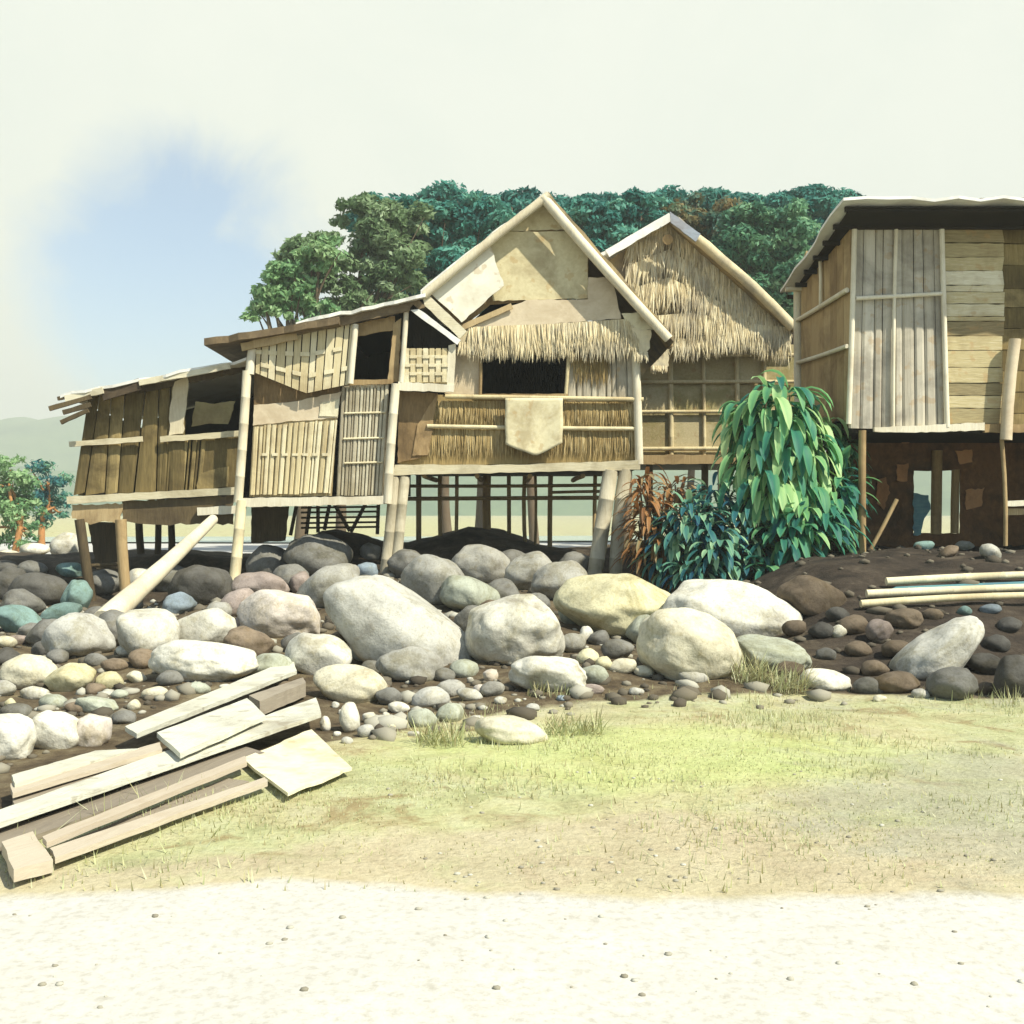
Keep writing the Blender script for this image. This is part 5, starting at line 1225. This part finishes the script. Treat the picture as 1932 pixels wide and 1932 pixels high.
def tuft(cx, cy, w, n, L, label, lean=.3, Y=None):
    g = ground_hit(cx, cy); Vs, Fs, Ts = [], [], []
    half = w/966*K*g.y/2
    for k in range(n):
        bx = RNG.uniform(-half, half); by = RNG.uniform(-.15, .15)
        base = Vector((g.x+bx, g.y+by, float(H(g.x+bx, g.y+by))-.01))
        leaf_blade(Vs, Fs, Ts, base, (RNG.gauss(lean, .35), RNG.gauss(-.1, .3), 1.0), L*RNG.uniform(.5, 1.2), .010, RNG.uniform(.3, 1.1), RNG.random(), 4)
    me = np_mesh('grass_tuft', np.array([tuple(v-g) for v in Vs]), np.array(Fs), np.array(Ts))
    tag(link_mesh('grass_tuft', me, M['grass'], None, g), label, 'grass tuft', 'grass tufts at the stones')
tuft(1410, 1290, 60, 170, .34, 'tuft of dry grass leaning right, against the rounded cream boulder')
tuft(1480, 1305, 70, 170, .28, 'tuft of dry grass right of the rounded cream boulder, below the squat greenish one')
tuft(830, 1405, 90, 130, .2, 'short grass tuft left of the flat boulder lying alone in the grass', .1)
tuft(1080, 1385, 110, 140, .2, 'short grass tuft right of the flat boulder lying alone in the grass', .1)
tuft(1040, 1310, 90, 90, .16, 'short grass at the foot of the low white boulder', .1)

# ------------------------------------------------------------------ light, sky, camera
AZ, EL = math.radians(50), math.radians(49)
sdir = Vector((math.sin(AZ)*math.cos(EL), -math.cos(AZ)*math.cos(EL), math.sin(EL)))
sl = bpy.data.lights.new('sun', 'SUN'); sl.energy = 5.0; sl.angle = math.radians(.6); sl.color = (1, .95, .82)
so = bpy.data.objects.new('sun', sl); C.objects.link(so); so.rotation_euler = sdir.to_track_quat('Z', 'Y').to_euler()

w = bpy.data.worlds.new('World'); bpy.context.scene.world = w; w.use_nodes = True
nt = w.node_tree; nt.nodes.clear()
out = nt.nodes.new('ShaderNodeOutputWorld')
sky = nt.nodes.new('ShaderNodeTexSky'); sky.sky_type = 'NISHITA'; sky.sun_disc = False
sky.sun_elevation = EL; sky.sun_rotation = math.atan2(sdir.x, sdir.y); sky.air_density = 1.0; sky.dust_density = .6; sky.ozone_density = 1.0
bg = nt.nodes.new('ShaderNodeBackground'); bg.inputs[1].default_value = .10; nt.links.new(mixc(nt, 1, sky.outputs[0], (.98, 1.08, 1.14), 'MULTIPLY'), bg.inputs[0])
cl = nt.nodes.new('ShaderNodeBackground'); cl.inputs[0].default_value = (.90, .95, .84, 1); cl.inputs[1].default_value = .66
tc = nt.nodes.new('ShaderNodeTexCoord'); gen = tc.outputs['Generated']
gd = Vector(((350-966)/966*K, 1, (966-545)/966*K)).normalized()
dp = nt.nodes.new('ShaderNodeVectorMath'); dp.operation = 'DOT_PRODUCT'; nt.links.new(gen, dp.inputs[0]); dp.inputs[1].default_value = gd
mr = nt.nodes.new('ShaderNodeMapRange'); mr.interpolation_type = 'SMOOTHSTEP'
mr.inputs['From Min'].default_value = math.cos(math.radians(9.5)); mr.inputs['From Max'].default_value = math.cos(math.radians(0.0)); nt.links.new(dp.outputs['Value'], mr.inputs['Value'])
nz = tex_noise(nt, 6, gen, 7, .62, 1.0); nz2 = tex_noise(nt, 2.2, gen, 5, .6, .3)
a = math_n(nt, 'ADD', mr.outputs[0], math_n(nt, 'MULTIPLY', math_n(nt, 'SUBTRACT', nz, .5), 1.9))
a = math_n(nt, 'MULTIPLY', ramp(nt, [(.18, (0, 0, 0)), (.95, (.9, .9, .9))], a).outputs[0], math_n(nt, 'POWER', mr.outputs[0], .35))
cv = ramp(nt, [(.3, (.86, .91, .82)), (.62, (.93, .96, .86))], tex_noise(nt, 4, gen, 6, .6, .6)).outputs[0]
nt.links.new(cv, cl.inputs[0])
# other gaps in the cloud, higher up and behind
sep = nt.nodes.new('ShaderNodeSeparateXYZ'); nt.links.new(gen, sep.inputs[0])
hi = nt.nodes.new('ShaderNodeMapRange'); hi.inputs['From Min'].default_value = .45; hi.inputs['From Max'].default_value = .8; nt.links.new(sep.outputs['Z'], hi.inputs['Value'])
g2 = nt.nodes.new('ShaderNodeMapRange'); g2.inputs['From Min'].default_value = .42; g2.inputs['From Max'].default_value = .55; nt.links.new(nz2, g2.inputs['Value'])
bk = nt.nodes.new('ShaderNodeMapRange'); bk.inputs['From Min'].default_value = .25; bk.inputs['From Max'].default_value = -.35; nt.links.new(sep.outputs['Y'], bk.inputs['Value'])
open_ = math_n(nt, 'MAXIMUM', hi.outputs[0], bk.outputs[0])
open_ = math_n(nt, 'MULTIPLY', open_, math_n(nt, 'ADD', math_n(nt, 'MULTIPLY', g2.outputs[0], .25), .75))
a = math_n(nt, 'MAXIMUM', a, open_)
mx = nt.nodes.new('ShaderNodeMixShader'); nt.links.new(a, mx.inputs[0]); nt.links.new(cl.outputs[0], mx.inputs[1]); nt.links.new(bg.outputs[0], mx.inputs[2])
nt.links.new(mx.outputs[0], out.inputs[0])

cam = bpy.data.cameras.new('camera'); cam.lens = 40; cam.sensor_width = 36; cam.clip_end = 3000; cam.clip_start = .1
co = bpy.data.objects.new('camera', cam); C.objects.link(co); co.location = (0, 0, EYE); co.rotation_euler = (math.radians(90), 0, 0)
sc = bpy.context.scene; sc.camera = co
sc.view_settings.view_transform = 'Standard'; sc.view_settings.look = 'None'; sc.view_settings.exposure = 0.66; sc.view_settings.gamma = 1
sc.cycles.max_bounces = 6; sc.cycles.diffuse_bounces = 3; sc.cycles.transmission_bounces = 3
sc.cycles.use_denoising = True
